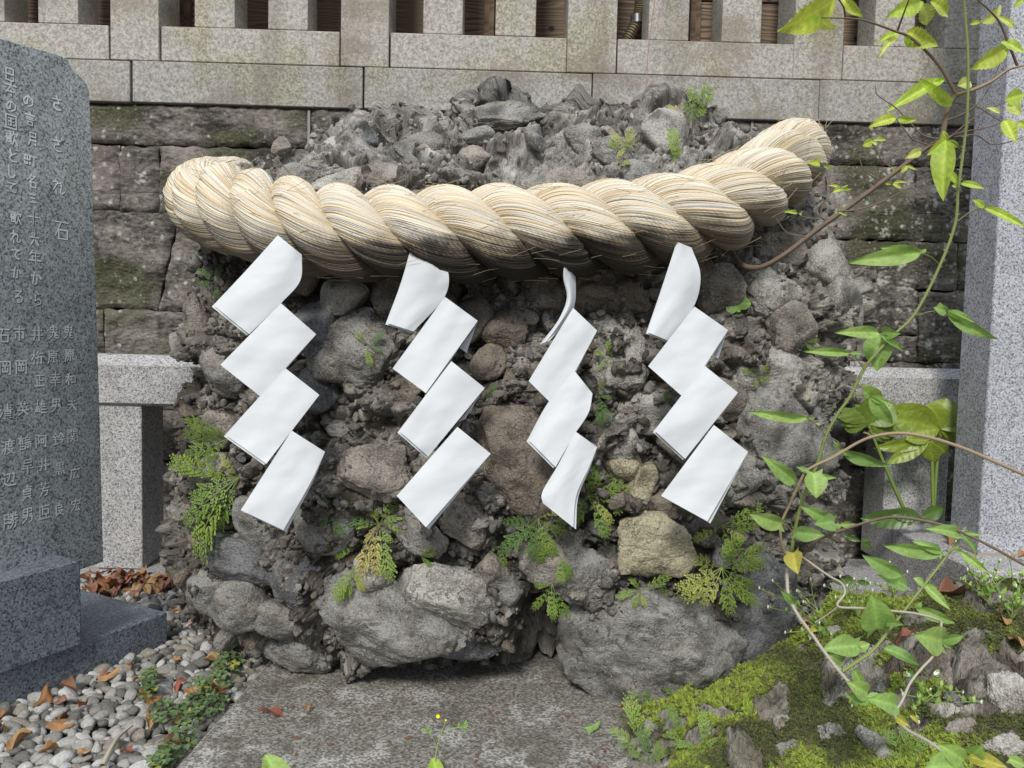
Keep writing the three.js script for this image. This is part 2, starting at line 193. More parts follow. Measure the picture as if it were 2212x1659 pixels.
/* monument on the left */
const DIRM = V(Math.sin(0.47), 0, -Math.cos(0.47)), NM = V(Math.cos(0.47), 0, Math.sin(0.47)); // base: along its face, out of its face
function boxFrom(corner, along, len, depth, y0, y1, mat, name, parent, r = 0.006) { // corner = right front corner of the face; the box runs back from it
  const out = V(-along.z, 0, along.x), g = block(len, y1 - y0, depth, r), m = part(name, g, mat, parent);
  const c = corner.clone().addScaledVector(along, -len / 2).addScaledVector(out, -depth / 2); m.position.set(c.x, (y0 + y1) / 2, c.z).sub(parent.position); m.rotation.y = Math.atan2(-along.z, along.x); return m;
}
const gy = -0.05;
const plC = atY(362, 1395, gy - 0.01), mon = thing('stone_monument', 'dark grey granite monument slab with carved columns of Japanese writing at left', 'monument', V(plC.x, gy, plC.z));
const plTop = 0.062;
{
  const c1 = atY(362, 1322, plTop); boxFrom(c1, DIRM, 1.5, 0.62, gy - 0.06, plTop, M_base, 'plinth', mon);
  const c2 = atY(177, 1396, plTop), bt = 1 + (701 - 1212) / FX * Math.hypot(0, c2.z) ; boxFrom(c2, DIRM, 1.0, 0.15, plTop + 0.004, bt, M_base, 'base_block', mon);
  const rear = c2.clone().addScaledVector(NM, -0.16).addScaledVector(DIRM, -0.12); boxFrom(rear, DIRM, 0.9, 0.2, plTop + 0.004, bt - 0.07, M_base, 'rear_base', mon);
  // slab: right edge at (222,1212)-(190,190)
  const dir = V(Math.sin(0.30), 0, -Math.cos(0.30)), nor = V(Math.cos(0.30), 0, Math.sin(0.30)), P0 = atZ(222, 1212, -2.43);
  const loc = (px, py) => { const q = onPlane(px, py, P0, nor).sub(P0); return [q.dot(dir), q.y]; };
  const out = [[222, 1212], [219, 1100], [214, 900], [208, 700], [201, 480], [196, 300], [191, 195], [186, 182], [170, 163], [160, 158], [150, 140], [146, 130], [120, 118], [60, 102], [0, 84], [-80, 66]].map(([a, b]) => loc(a, b));
  const W = 0.95, topL = out[out.length - 1]; out.push([-W, topL[1] + 0.02], [-W, out[0][1]]);
  const sh = new THREE.Shape(out.map(([a, b]) => new THREE.Vector2(a, b)));
  const g = new THREE.ExtrudeGeometry(sh, { depth: 0.13, bevelEnabled: true, bevelSize: 0.004, bevelThickness: 0.004, bevelSegments: 2 }); g.translate(0, 0, -0.134);
  const uv = g.attributes.uv, pos = g.attributes.position, Hh = 1.75, x0 = -W, y0 = out[0][1];
  // lettering, stroke by stroke, each over an offset dark stroke painted as groove shadow
  const K = 1024, c = document.createElement('canvas'); c.width = K; c.height = 2048; const x = c.getContext('2d');
  const gd = G_DARK.image.data, im = x.createImageData(K, 2048);
  for (let j = 0; j < 2048; j++) for (let i = 0; i < K; i++) { const mx = ((Math.floor(i / K * W * 1024) % 1024) + 1024) % 1024, my = Math.floor((2047 - j) / 2048 * Hh * 1024) % 1024, a = (my * 1024 + mx) * 4, o = (j * K + i) * 4, st = 1 + 0.1 * fbm(i / 90, j / 160, 3, 3); im.data[o] = gd[a] * st * 1.02; im.data[o + 1] = gd[a + 1] * st * 1.04; im.data[o + 2] = gd[a + 2] * st; im.data[o + 3] = 255; }
  x.putImageData(im, 0, 0);
  const S = { さ: '2,3 8,2.5;4.5,.5 6.8,5;6.5,5.2 3,5.5 2.5,8 5,9.5 8,9', ざ: '2,3 7.5,2.5;4.2,.5 6.5,5;6.2,5.2 3,5.5 2.5,8 5,9.5 8,9;8,0 8.7,1.5;9.3,0 10,1.3', れ: '3,0 3,10;1,2.5 4.5,2.2 1,7.5;4,3.5 6.5,2.5 7,4 6.3,8.5 7.5,9.3 9.5,7.5', 石: '1,1 9,1;4.5,1 1,8;3,5 8.5,5 8.2,9.5 3,9.5 3,5', の: '5,1.5 4,7.5 2,8 1,5.5 3,2.5 6,1.8 9,4 8.5,7.5 5.5,9.3', 言: '4.5,0 5.5,1;1,2 9,2;2.5,3.8 7.5,3.8;2.5,5.3 7.5,5.3;3,7 7,7 7,9.6 3,9.6 3,7', 月: '3,.5 3,7 1.5,10;3,.5 8,.5 8,9.7 6.5,9;3,3.5 8,3.5;3,6.3 8,6.3', 町: '0,2 4.5,2 4.5,8.5 0,8.5 0,2;2.2,2 2.2,8.5;0,5.2 4.5,5.2;5.5,2.5 10,2.5;8,2.5 8,9.5 6.5,9', 名: '5,0 1,5;4.5,1.5 8,1.5 3,6.5;3.5,3 5,4.5;4,6.2 8.5,6.2 8.5,10 4,10 4,6.2', 三: '2,1.5 8,1.5;2.5,5 7.5,5;1,9 9,9', 十: '1,4 9,4;5,0 5,10', 六: '5,0 5,2;1,3.5 9,3.5;4,5.5 1.5,9.5;6,5.5 8.5,9.5', 年: '3,0 1,3;2.5,1.8 9,1.8;3,4 8,4;3,4 3,6.7;0.5,6.8 9.5,6.8;5.5,1.8 5.5,10', か: '1,3 6,2.5 5.5,8.5 4,9.5;3.5,0 2,9;7.5,2 9.5,5', ら: '4,0 6,1.5;3,2.5 2.5,6.5;2.5,6.5 6,5 8,6.5 7,9 3.5,9.8', 日: '2,1 8,1 8,9.5 2,9.5 2,1;2,5 8,5', 本: '1,2.5 9,2.5;5,0 5,10;5,2.8 1,8;5,2.8 9,8;3,7 7,7', 国: '1,.5 9,.5 9,9.5 1,9.5 1,.5;2.8,2.6 7.2,2.6;3,4.9 7,4.9;2.6,7.5 7.4,7.5;5,2.6 5,7.5', 歌: '0,1 5,1;1,2.5 3.5,2.5 3.5,4.5 1,4.5 1,2.5;4.6,1 4.6,5;0,5.5 5,5.5;1,6.5 3.5,6.5 3.5,8.5 1,8.5 1,6.5;4.6,5.5 4.6,9.5;7,0 5.8,3.5;6.7,2 9.7,2 9,4;7.7,3.5 7,7 5.5,10;7.8,6 10,10', と: '3,0 4,4.5;8,2.5 4,4.5 2.2,7 4,9.3 8.5,9', し: '3,0 3,7.5 4.5,9.3 7,8.8 8.5,6.5', て: '1,2 9,1.5 5,3.5 3.8,6.5 5.5,9 8,9.5', る: '2,1 7.5,1 2,6 6,4.5 8.5,6.5 7.5,9 4.5,9.7 4,8.2 6,8', 鬼: '5,0 4,1.2;2,1.5 8,1.5 8,5.2 2,5.2 2,1.5;2,3.3 8,3.3;5,1.5 5,5.2;4,5.3 3.5,8 1,10;6,5.3 6,9 7,9.6 9.5,9.3 9.5,8;7,6 6.6,7.8 8.4,7.6', 井: '1,3 9,3;0.5,6.5 9.5,6.5;3.3,0.5 3.3,6.5 2,10;6.7,.5 6.7,10', 市: '5,0 5,1.5;1,2 9,2;2,4 2,8.5;2,4 8,4 8,8.5 7,8;5,2 5,10', 原: '1,1 9.5,1;1.5,1 1.5,6 0.5,10;5.5,1.2 5,2.4;3,2.5 8.3,2.5 8.3,5.8 3,5.8 3,2.5;3,4.1 8.3,4.1;5.6,5.8 5.6,9.5 4.7,9;3.8,7.2 2.6,9.2;7.5,7.2 9,9', 桁: '0,3 4,3;2,0 2,10;2,3.5 0,7;2.2,4 4,6;5.8,.3 4.6,2.5;6,3 4.6,5.5;5.4,4.6 5.4,10;6.8,2 9.6,2;6.4,4.7 10,4.7;8.3,4.7 8.3,9.6 7.4,9', 岡: '1,.8 1,10;1,.8 9,.8 9,10 8,9.4;3.4,2 4,3.2;6.6,2 6,3.2;2.5,3.9 7.5,3.9;5,4 5,8;3,5.7 3,8 7,8 7,5.7', 和: '4,.3 1.5,1.4;0.3,3.2 5,3.2;2.8,1.2 2.8,10;2.7,3.6 .5,7.5;3,4 4.7,6;6.2,2.8 9.6,2.8 9.6,8.3 6.2,8.3 6.2,2.8', 幸: '2,1.6 8,1.6;5,0 5,3.4;1,3.5 9,3.5;3.5,4.2 4,5.4;6.5,4.2 6,5.4;1.7,5.8 8.3,5.8;1,7.6 9,7.6;5,5.8 5,10', 正: '1.5,1 8.5,1;5,1 5,9;5,5 8,5;2.5,4.2 2.5,9;.7,9.2 9.3,9.2', 夫: '2,2.5 8,2.5;.7,5.3 9.3,5.3;5,0 5,4.5 4,7.3 1,10;5,5.4 9,10', 男: '2,.5 8,.5 8,4.8 2,4.8 2,.5;2,2.6 8,2.6;5,.5 5,4.8;1,6 8.5,6 8,9.2 6.8,9.8;5,4.9 4,7.6 1,10', 雄: '0,2.6 5,2.6;2.6,0 2,4.5 0,8.5;3,5 1.4,8.3 4.6,8;3.6,6.5 4.6,8.8;6.6,.3 5,3.7;6,2.5 6,10;6,3 10,3;8,.5 8,9.3;6,5 9.5,5;6,7.1 9.5,7.1;6,9.4 10,9.4', 英: '1,1.6 9,1.6;3.4,.3 3.4,2.8;6.6,.3 6.6,2.8;2,4.1 8,4.1 8,6.3;2,4.1 2,6.3;.5,6.4 9.5,6.4;5,3 5,6.4 4,8.2 1,10;5.2,6.6 9,10', 清: '1,1 2.2,2;.3,3.7 1.6,4.6;.4,9.5 2.6,6;4,1.4 9.5,1.4;4.4,2.8 9,2.8;6.7,.2 6.7,4.2;3.6,4.2 10,4.2;4.6,5.3 4.6,10;4.6,5.3 9,5.3 9,9.8 8,9.4;4.6,6.8 9,6.8;4.6,8.2 9,8.2', 関: '.8,.6 .8,10;.8,.6 4,.6 4,3.4 .8,3.4;.8,2 4,2;6,.6 9.2,.6 9.2,10 8.4,9.5;6,.6 6,3.4 9.2,3.4;6,2 9.2,2;3.8,4.4 4.2,5.2;6.2,4.4 5.8,5.2;3,5.6 7,5.6;2.5,7.1 7.5,7.1;5,5.6 4.7,7.5 3,9.4;5.2,7.3 7.2,9.3', 鈴: '2.5,0 .2,3;2.5,0 4.8,2.6;1.2,3.1 3.8,3.1;.5,4.8 4.6,4.8;2.5,3.1 2.5,8.8;.2,9 4.8,8.4;7.4,0 5.4,3.6;7.4,0 10,3.4;6.6,4 8.4,4;5.8,5.4 9.4,5.4 8.2,7.6;6.6,7.4 8.4,9.6', 阿: '.8,.8 .8,10;.8,.8 3.6,.8 2.4,3.6 3.6,5.6 2.4,7;4.4,1.6 10,1.6;8.8,1.6 8.8,9.6 7.6,9;5,3.8 7.2,3.8 7.2,6.8 5,6.8 5,3.8', 鶴: '.3,1.6 4.6,1.6;2.4,0 .6,5;1.6,3 1.6,9.6;1.6,3.4 4.6,3.4;3,2 3,9.2;1.6,5.3 4.4,5.3;1.6,7.2 4.4,7.2;1.6,9.3 4.8,9.3;7.2,0 6.4,1.2;5.6,1.4 9,1.4 9,4.6;5.6,1.4 5.6,6;5.6,3 9,3;5.6,4.6 9.6,4.6;5.6,6 9.8,6 9.2,9.6 8.2,9.2;5.4,7.6 5,9.2;6.6,7.6 7,8.8;7.8,7.4 8.2,8.4', 渡: '.8,1 2,2;.3,3.7 1.5,4.6;.3,9.5 2.4,6;6.6,0 6.6,1.4;3.4,1.6 10,1.6;3.6,1.6 3.4,6 2.6,9.8;4.4,3.4 9.6,3.4;5.6,2.4 5.6,5;8,2.4 8,5;5.6,5 8,5;4.6,6.4 9,6.4 7.4,8.6 4.4,10;5.4,7 9.8,10', 広: '5,0 5,1.8;1,2 9.6,2;1.6,2 1.4,6.5 .4,10;5.4,4 3.6,9 8.6,8.6;7.2,6.8 9,9.4', 黒: '2,.5 8,.5 8,4.2 2,4.2 2,.5;2,2.3 8,2.3;5,.5 5,7;1.4,5.6 8.6,5.6;.5,7.2 9.5,7.2;1.4,8.4 .8,9.8;3.6,8.4 4,9.6;6,8.4 6.4,9.6;8.4,8.2 9.4,9.6', 早: '2.2,.5 7.8,.5 7.8,4.8 2.2,4.8 2.2,.5;2.2,2.6 7.8,2.6;.6,6.6 9.4,6.6;5,4.8 5,10', 辺: '3.6,1.6 9,1.6 8.4,7 7,6.6;6,1.6 5.4,4.6 3.8,6.8;1,.6 2.2,2;.4,4.2 2.2,4.2 2,7.4 .4,9.4;2,7.6 4.4,9.2 10,9.3', 芳: '1,1.6 9,1.6;3.4,.3 3.4,2.8;6.6,.3 6.6,2.8;5,3.2 5,4.4;1,4.6 9,4.6;4.4,4.7 3.8,7.4 1.6,10;4.2,6.4 8,6.4 7.4,9.2 6,9.6', 貞: '5,0 5,2.6;5,1.3 8.4,1.3;2.4,2.7 7.6,2.7 7.6,7.6 2.4,7.6 2.4,2.7;2.4,4.3 7.6,4.3;2.4,6 7.6,6;4,7.8 1.6,10;6,7.8 8.4,10', 宏: '5,0 5,1.5;1,3.4 1.2,1.7 9,1.7 8.6,3.2;2,4.2 9,4.2;4.6,2.6 3.8,5.6 1,9;6,5.4 4.4,9.2 8.4,8.8;7.4,7.4 8.8,9.8', 良: '5,0 5,1.2;2,1.4 7.8,1.4 7.8,5.4 2.2,5.4;2.2,3.4 7.8,3.4;2.1,1.4 2.1,9.4 4.2,8.2;8.4,6 6,7.6;4.8,5.6 6,8 9.4,9.8', 臣: '1.4,.6 1.4,9.6;1.4,.8 9,.8;3.6,.8 3.6,3;3.6,3.1 8.2,3.1 8.2,6.6 3.6,6.6;3.6,3.1 3.6,6.6;6.4,6.6 6.4,9.4;1.4,9.5 9.4,9.5', 勝: '1,.8 1,6 0,10;1,.8 3.6,.8 3.6,9.6;1,3.6 3.6,3.6;1,6.2 3.6,6.2;5.2,.6 5.8,1.8;8.8,.4 8,1.8;4.6,2.3 9.6,2.3;4.2,4 10,4;6.8,.4 6.4,4 4.4,6.4;7.6,4.2 9.8,6.2;5.4,6.6 8.8,6.6 8.4,9.2 7.4,9.6;7,5 6.4,7.6 4.6,9.8' };
  const L = [['さ', 123, 222, 34], ['ざ', 124, 312, 34], ['れ', 127, 403, 36], ['石', 134, 497, 44], ['の', 61, 217, 28], ['言', 65, 257, 28], ['月', 70, 300, 28], ['町', 66, 345, 28], ['名', 69, 390, 28], ['三', 70, 428, 22], ['十', 72, 471, 28], ['六', 75, 517, 26], ['年', 76, 557, 32], ['か', 78, 602, 28], ['ら', 82, 646, 28], ['日', 21, 160, 28], ['本', 24, 192, 30], ['の', 24, 228, 26], ['国', 24, 263, 30], ['歌', 25, 297, 28], ['と', 27, 337, 26], ['し', 24, 372, 26], ['て', 26, 404, 24], ['歌', 34, 470, 26], ['わ', 0, 0, 0], ['れ', 34, 512, 26], ['て', 35, 548, 24], ['る', 40, 640, 28], ['か', 36, 590, 24], ['鬼', 148, 717, 30], ['鬼', 116, 717, 30], ['井', 80, 720, 30], ['市', 42, 720, 30], ['石', 8, 724, 30], ['原', 151, 767, 29], ['原', 115, 770, 29], ['桁', 81, 772, 29], ['岡', 46, 792, 30], ['岡', 11, 794, 30], ['和', 153, 818, 27], ['幸', 120, 819, 30], ['正', 86, 822, 28], ['夫', 156, 873, 28], ['男', 122, 875, 29], ['雄', 88, 879, 30], ['英', 50, 882, 29], ['清', 12, 888, 31], ['関', 157, 941, 31], ['鈴', 126, 949, 29], ['阿', 89, 952, 31], ['鶴', 54, 957, 31], ['渡', 17, 965, 32], ['黒', 130, 1012, 28], ['広', 162, 1022, 28], ['井', 95, 1002, 28], ['早', 60, 1007, 31], ['辺', 19, 1035, 32], ['芳', 95, 1056, 32], ['貞', 59, 1064, 33], ['宏', 164, 1091, 30], ['良', 128, 1101, 28], ['臣', 96, 1106, 32], ['男', 60, 1113, 32], ['勝', 23, 1125, 34], ['本', -40, 200, 30], ['の', -44, 260, 28], ['国', -40, 320, 30], ['年', -38, 420, 30], ['三', -36, 520, 26], ['市', -30, 730, 30], ['原', -32, 800, 30], ['正', -34, 890, 30], ['夫', -36, 980, 30], ['名', -36, 1060, 30]];
  const R = RNG(5); x.lineCap = 'round'; x.lineJoin = 'round';
  for (const [ch, px, py, s] of L) {
    if (!S[ch]) continue; const [lx, ly] = loc(px, py), m = s / FX * 2.4 * 0.9, wx = m * 0.98;
    for (const st of S[ch].split(';')) {
      const q = st.split(' ').map((a) => a.split(',').map(Number)), P = q.map(([a, b]) => [(lx - x0 + (a / 10 - 0.5) * wx) / W * K, 2048 - (ly - y0 - (b / 10 - 0.5) * m) / Hh * 2048]);
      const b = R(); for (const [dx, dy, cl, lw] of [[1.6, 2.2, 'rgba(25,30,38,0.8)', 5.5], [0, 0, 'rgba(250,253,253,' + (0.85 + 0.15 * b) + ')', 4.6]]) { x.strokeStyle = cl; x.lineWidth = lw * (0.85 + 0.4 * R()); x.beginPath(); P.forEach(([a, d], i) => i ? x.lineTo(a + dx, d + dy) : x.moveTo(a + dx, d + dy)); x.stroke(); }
    }
  }
  const ct = new THREE.CanvasTexture(c); ct.colorSpace = THREE.SRGBColorSpace;
  for (let i = 0; i < uv.count; i++) uv.setXY(i, (pos.getX(i) - x0) / W, (pos.getY(i) - y0) / Hh);
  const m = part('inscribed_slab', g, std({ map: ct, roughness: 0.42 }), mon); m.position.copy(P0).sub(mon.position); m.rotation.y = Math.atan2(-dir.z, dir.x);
}

/* gravel: white worn pebbles in the bed on the left */
const pebTex = colorTex(256, 256, (u, v) => mul3([0.84, 0.84, 0.83], 0.78 + 0.75 * noise(u * 60, v * 60, 2, 60) + 0.3 * noise(u * 24, v * 24, 5, 24) + 0.5 * fbm(u * 6, v * 6, 4, 3, 6)));
const stoneBumpP = grayTex(256, 256, (u, v) => 0.5 + 0.6 * fbm(u * 12, v * 12, 2, 4, 12));
const M_peb = [[0.5, 0.49, 0.47], [0.36, 0.35, 0.33], [0.6, 0.59, 0.57], [0.22, 0.215, 0.2], [0.40, 0.36, 0.31], [0.72, 0.72, 0.72]].map((c) => std({ color: c, map: rep(pebTex, 0.55), bumpMap: rep(stoneBumpP, 0.3), bumpScale: 0.002, roughness: 0.9 }));
{
  const bed = new THREE.Group(); bed.name = 'gravel_bed'; bed.userData.kind = 'structure'; bed.position.set(-1.2, gy, -2.2); scene.add(bed);
  const sg = new THREE.PlaneGeometry(2.6, 3.2, 60, 70).rotateX(-Math.PI / 2), sp = sg.attributes.position; for (let i = 0; i < sp.count; i++) sp.setY(i, -0.008 + 0.008 * noise(sp.getX(i) * 14, sp.getZ(i) * 14, 2)); sg.computeVertexNormals(); 
  part('soil', sg, std({ color: [0.13, 0.105, 0.075] }), bed);
  const geos = [...Array(8)].map((_, i) => rockGeo(300 + i, 4, { faces: 9, lo: 0.8, sharp: 7, rough: 0.05 }));
  const R = RNG(12), all = [], grid = new Map();
  const inPl = (x, z) => { const d = V(x - plC.x, 0, z - plC.z), a = d.dot(DIRM), b = d.dot(NM); return a < 0.03 && b < 0.03 && b > -0.66; };
  for (let n = 0; n < 34000 && all.length < 4200; n++) {
    const z = -1.3 - R() * 1.85, x = -1.75 + R() * 1.5, r = (0.0085 + 0.012 * Math.pow(R(), 1.7)) * (z < -2.45 ? 0.9 : 1);
    if (x > slabX(z) - r * 0.4 || inPl(x, z)) continue;
    const k = Math.floor(x / 0.05) * 1000 + Math.floor(z / 0.05); let ok = true;
    for (let i = -1; i < 2 && ok; i++) for (let j = -1; j < 2 && ok; j++) for (const q of grid.get(k + i * 1000 + j) ?? []) if (Math.hypot(q[0] - x, q[1] - z) < (q[2] + r) * 0.8) { ok = false; break; }
    if (!ok) continue; const e = [x, z, r]; if (!grid.has(k)) grid.set(k, []); grid.get(k).push(e); all.push(e);
  }
  const mats = all.map(([x, z, r]) => { const m = new THREE.Matrix4(), l = 1 + R() * 0.45; m.compose(V(x - bed.position.x, 0.004 + r * 0.8 * R() + r * .1, z - bed.position.z), new THREE.Quaternion().setFromEuler(new THREE.Euler((R() - 0.5) * 1.0, R() * 6.28, (R() - 0.5) * 1.0)), V(r * 1.3 * l, r * (0.75 + 0.4 * R()), r * 1.3 / l * 1.1)); const q = proj(x, gy, z); return { m, g: Math.floor(R() * 8), c: R() < .05 ? 3 : R() < .16 ? 5 : Math.floor(R() * 5), s: q[0] < -20 || q[0] > 900 || q[1] > 1690 ? 0 : r * l / -z }; });
  const order = mats.map((_, i) => i).sort((a, b) => mats[b].s - mats[a].s), rest = [];
  order.forEach((i, n) => { const e = mats[i]; if (n < 300 && e.s > 0) { const p = part('pebble', geos[e.g], M_peb[e.c], bed); e.m.decompose(p.position, p.quaternion, p.scale); } else rest.push(e); });
  const im = shade(new THREE.InstancedMesh(geos[0], std({ color: [1, 1, 1], map: rep(pebTex, 0.9), roughness: 0.85 }), rest.length)); im.name = 'gravel'; im.userData.kind = 'stuff';
  rest.forEach((e, i) => { im.setMatrixAt(i, e.m); im.setColorAt(i, M_peb[e.c].color); }); bed.add(im);
}

/* ---------------------------------------------------------------- rear wall: mossy blocks, granite coping and fence, timber wall behind */
const WP = V(0, 0, -3.74), WA = 0.0216, WN = V(Math.sin(WA), 0, Math.cos(WA)), WD = V(Math.cos(WA), 0, -Math.sin(WA));
const wl = (px, py, off = 0) => { const q = onPlane(px, py, WP.clone().addScaledVector(WN, off), WN).sub(WP); return [q.dot(WD), q.y]; };
const WX0 = -3.3, WW = 6.6, WH = 2.3;
const wallTex = colorTex(1536, 640, (u, v) => {
  const x = WX0 + u * WW, y = v * WH, a = fbm(x * 3, y * 5, 1, 5), f = noise(x * 34, y * 60, 2), f2 = noise(x * 90, y * 120, 5), big = fbm(x * 1.1, y * 1.4, 12, 3);
  let c = mix3([0.044, 0.039, 0.033], [0.25, 0.228, 0.203], clamp(0.42 + a * 1.5 + f * 0.6 + f2 * 0.45, 0, 1)); c = mix3(c, [0.23, 0.19, 0.185], sc(0.1, 0.4, big) * 0.4);
  const moss = sc(0.06, 0.24, fbm(x * 2.6 + 3, y * 2.2, 21, 4) + f * 0.1 + (x < -1.2 ? 0.07 : 0.02)); c = mix3(c, mul3([0.052, 0.06, 0.017], 1 + f2), moss * (0.55 + 0.4 * f));
  const dens = x > 0.9 ? 1.5 : x < -0.9 ? 0.4 : 0.5, cl = fbm(x * 2.3, y * 2.3, 44, 3) + .12;
  worley(x * 26, y * 26, 3); let L = WO[2] < dens * clamp(0.3 + cl * 2.2, 0, 1) ? 1 - sc(0.12, 0.34, WO[0] + noise(x * 150, y * 150, 1) * 0.12) : 0;
  worley(x * 9, y * 9, 8); if (WO[2] < dens * clamp(cl * 1.3 + (x > .9 ? 0.12 : 0), 0, .6) * (x > 0.9 ? 1 : .5)) L = Math.max(L, (1 - sc(0.16, 0.4, WO[0] + noise(x * 70, y * 70, 1) * 0.22)) * sc(-.25, .1, noise(x * 60, y * 60, 3)));
  worley(x * 60, y * 60, 14); if (WO[2] < (x > 0.9 ? 0.3 : 0.1)) L = Math.max(L, 1 - sc(0.1, 0.3, WO[0]));
  return mix3(c, [0.42, 0.43, 0.39], L * 0.85);
});
const wallBump = grayTex(1024, 1024, (u, v) => 0.5 + fbm(u * 9, v * 14, 3, 6, 9) * 1.1);
const M_wall = std({ map: wallTex, bumpMap: rep(wallBump, 3.5, 1.4), bumpScale: 0.028, roughness: 0.95 });
const wall = thing('stone_wall', 'old dark retaining wall of mossy lichen-spotted blocks behind the boulder', 'wall', WP); wall.rotation.y = WA;
function roughBlock(q, seed, round = 0) { // q: tl, tr, bl, br in wall metres
  const w = q[1][0] - q[0][0], h = q[0][1] - q[2][1], nx = Math.max(6, Math.round(w / 0.016)), ny = Math.max(6, Math.round(h / 0.016)), g = new THREE.BoxGeometry(1, 1, 1, nx, ny, 2), p = g.attributes.position, uv = g.attributes.uv;
  for (let i = 0; i < p.count; i++) {
    const u = p.getX(i) + 0.5, v = p.getY(i) + 0.5, zf = p.getZ(i); let x = lerp(lerp(q[2][0], q[3][0], u), lerp(q[0][0], q[1][0], u), v), y = lerp(lerp(q[2][1], q[3][1], u), lerp(q[0][1], q[1][1], u), v);
    const ed = Math.min(u * w, (1 - u) * w, v * h, (1 - v) * h), e = clamp(ed / 0.014, 0, 1), jit = 0.014 * (1 - clamp(ed / 0.06, 0, 1));
    if (round) { const cx = (q[0][0] + q[1][0]) / 2, cr = clamp(Math.abs(x - cx) / (w / 2), 0, 1); y -= v * round * Math.pow(cr, 3); }
    x += jit * noise(x * 13, y * 13, seed); y += jit * noise(x * 16, y * 16, seed + 40);
    let z = zf > 0.3 ? 0.016 + 0.013 * fbm(x * 5, y * 6, seed * 3.1, 4) + 0.016 * fbm(x * 20, y * 26, seed, 4) - 0.014 * (1 - e) * (1 - e) : zf > -0.3 ? -0.05 : -0.14;
    p.setXYZ(i, x, y, z); uv.setXY(i, (x - WX0) / WW, y / WH);
  }
  g.computeVertexNormals(); return g;
}
{
  const yn = (y, x, s) => y + s * (x - 1106), T = 0.0238;
  const B = [[-620, 667, 246, 331], [671, 1050, 246, 331], [-620, 55, 335, 470], [58, 259, 335, 474], [262, 343, 335, 480], [346, 700, 335, 484], [703, 1050, 335, 484], [-620, 385, 478, 686, 0, -45], [389, 720, 488, 688, -45, 0], [723, 1050, 488, 688], [-620, 224, 690, 900], [227, 640, 690, 900], [643, 1050, 690, 900], [-620, 300, 904, 1020], [303, 620, 904, 1012], [623, 1050, 904, 1016], [-620, 250, 1024, 1245], [253, 560, 1016, 1245], [563, 1050, 1020, 1245],
    [1053, 1620, 247, 337], [1626, 2450, 250, 337], [1053, 1430, 341, 499], [1433, 1781, 341, 499], [1784, 1977, 341, 499], [1980, 2450, 341, 499], [1053, 1500, 503, 594], [1503, 1892, 503, 590], [1895, 2066, 503, 604], [2069, 2450, 503, 604], [1053, 1560, 598, 760], [1563, 1848, 594, 760], [1851, 1980, 590, 702, 0, 0, 0.05], [1851, 1980, 706, 760], [1984, 2450, 608, 760], [1053, 1560, 764, 990], [1563, 1832, 764, 990], [1835, 2450, 764, 990], [1053, 1500, 994, 1235], [1503, 1760, 994, 1235], [1763, 2450, 994, 1235]];
  B.forEach(([x0, x1, y0, y1, dl = 0, dr = 0, rd = 0], i) => part('stone_block', roughBlock([wl(x0 - 1, yn(y0 - 1, x0, T)), wl(x1 + 1, yn(y0 - 1, x1, T)), wl(x0 - 1 + dl, yn(y1 + 1, x0, T)), wl(x1 + 1 + dr, yn(y1 + 1, x1, T))], i + 1, rd), M_wall, wall));
  const a = wl(-640, 225), b = wl(2450, 300), core = new THREE.BoxGeometry(b[0] - a[0], a[1] - 0.03 + 0.2, 0.4); core.translate((a[0] + b[0]) / 2, (a[1] - 0.04 - 0.2) / 2, -0.24); part('mortar', core, std({ color: [0.05, 0.045, 0.036] }), wall);
  for (const [px, y0, y1] of [[669, 250, 331], [1623, 252, 335]]) { const t = wl(px, yn(y0, px, T)), u = wl(px, yn(y1, px, T)); const g = new THREE.BoxGeometry(0.012, t[1] - u[1], 0.03, 1, 8, 1); g.translate(t[0], (t[1] + u[1]) / 2, 0.002); part('mortar_joint', g, std({ color: [0.27, 0.27, 0.265] }), wall); }
}
const fence = thing('granite_fence', 'pale granite fence of square posts on a two-course coping above the wall', 'fence', WP); fence.rotation.y = WA;
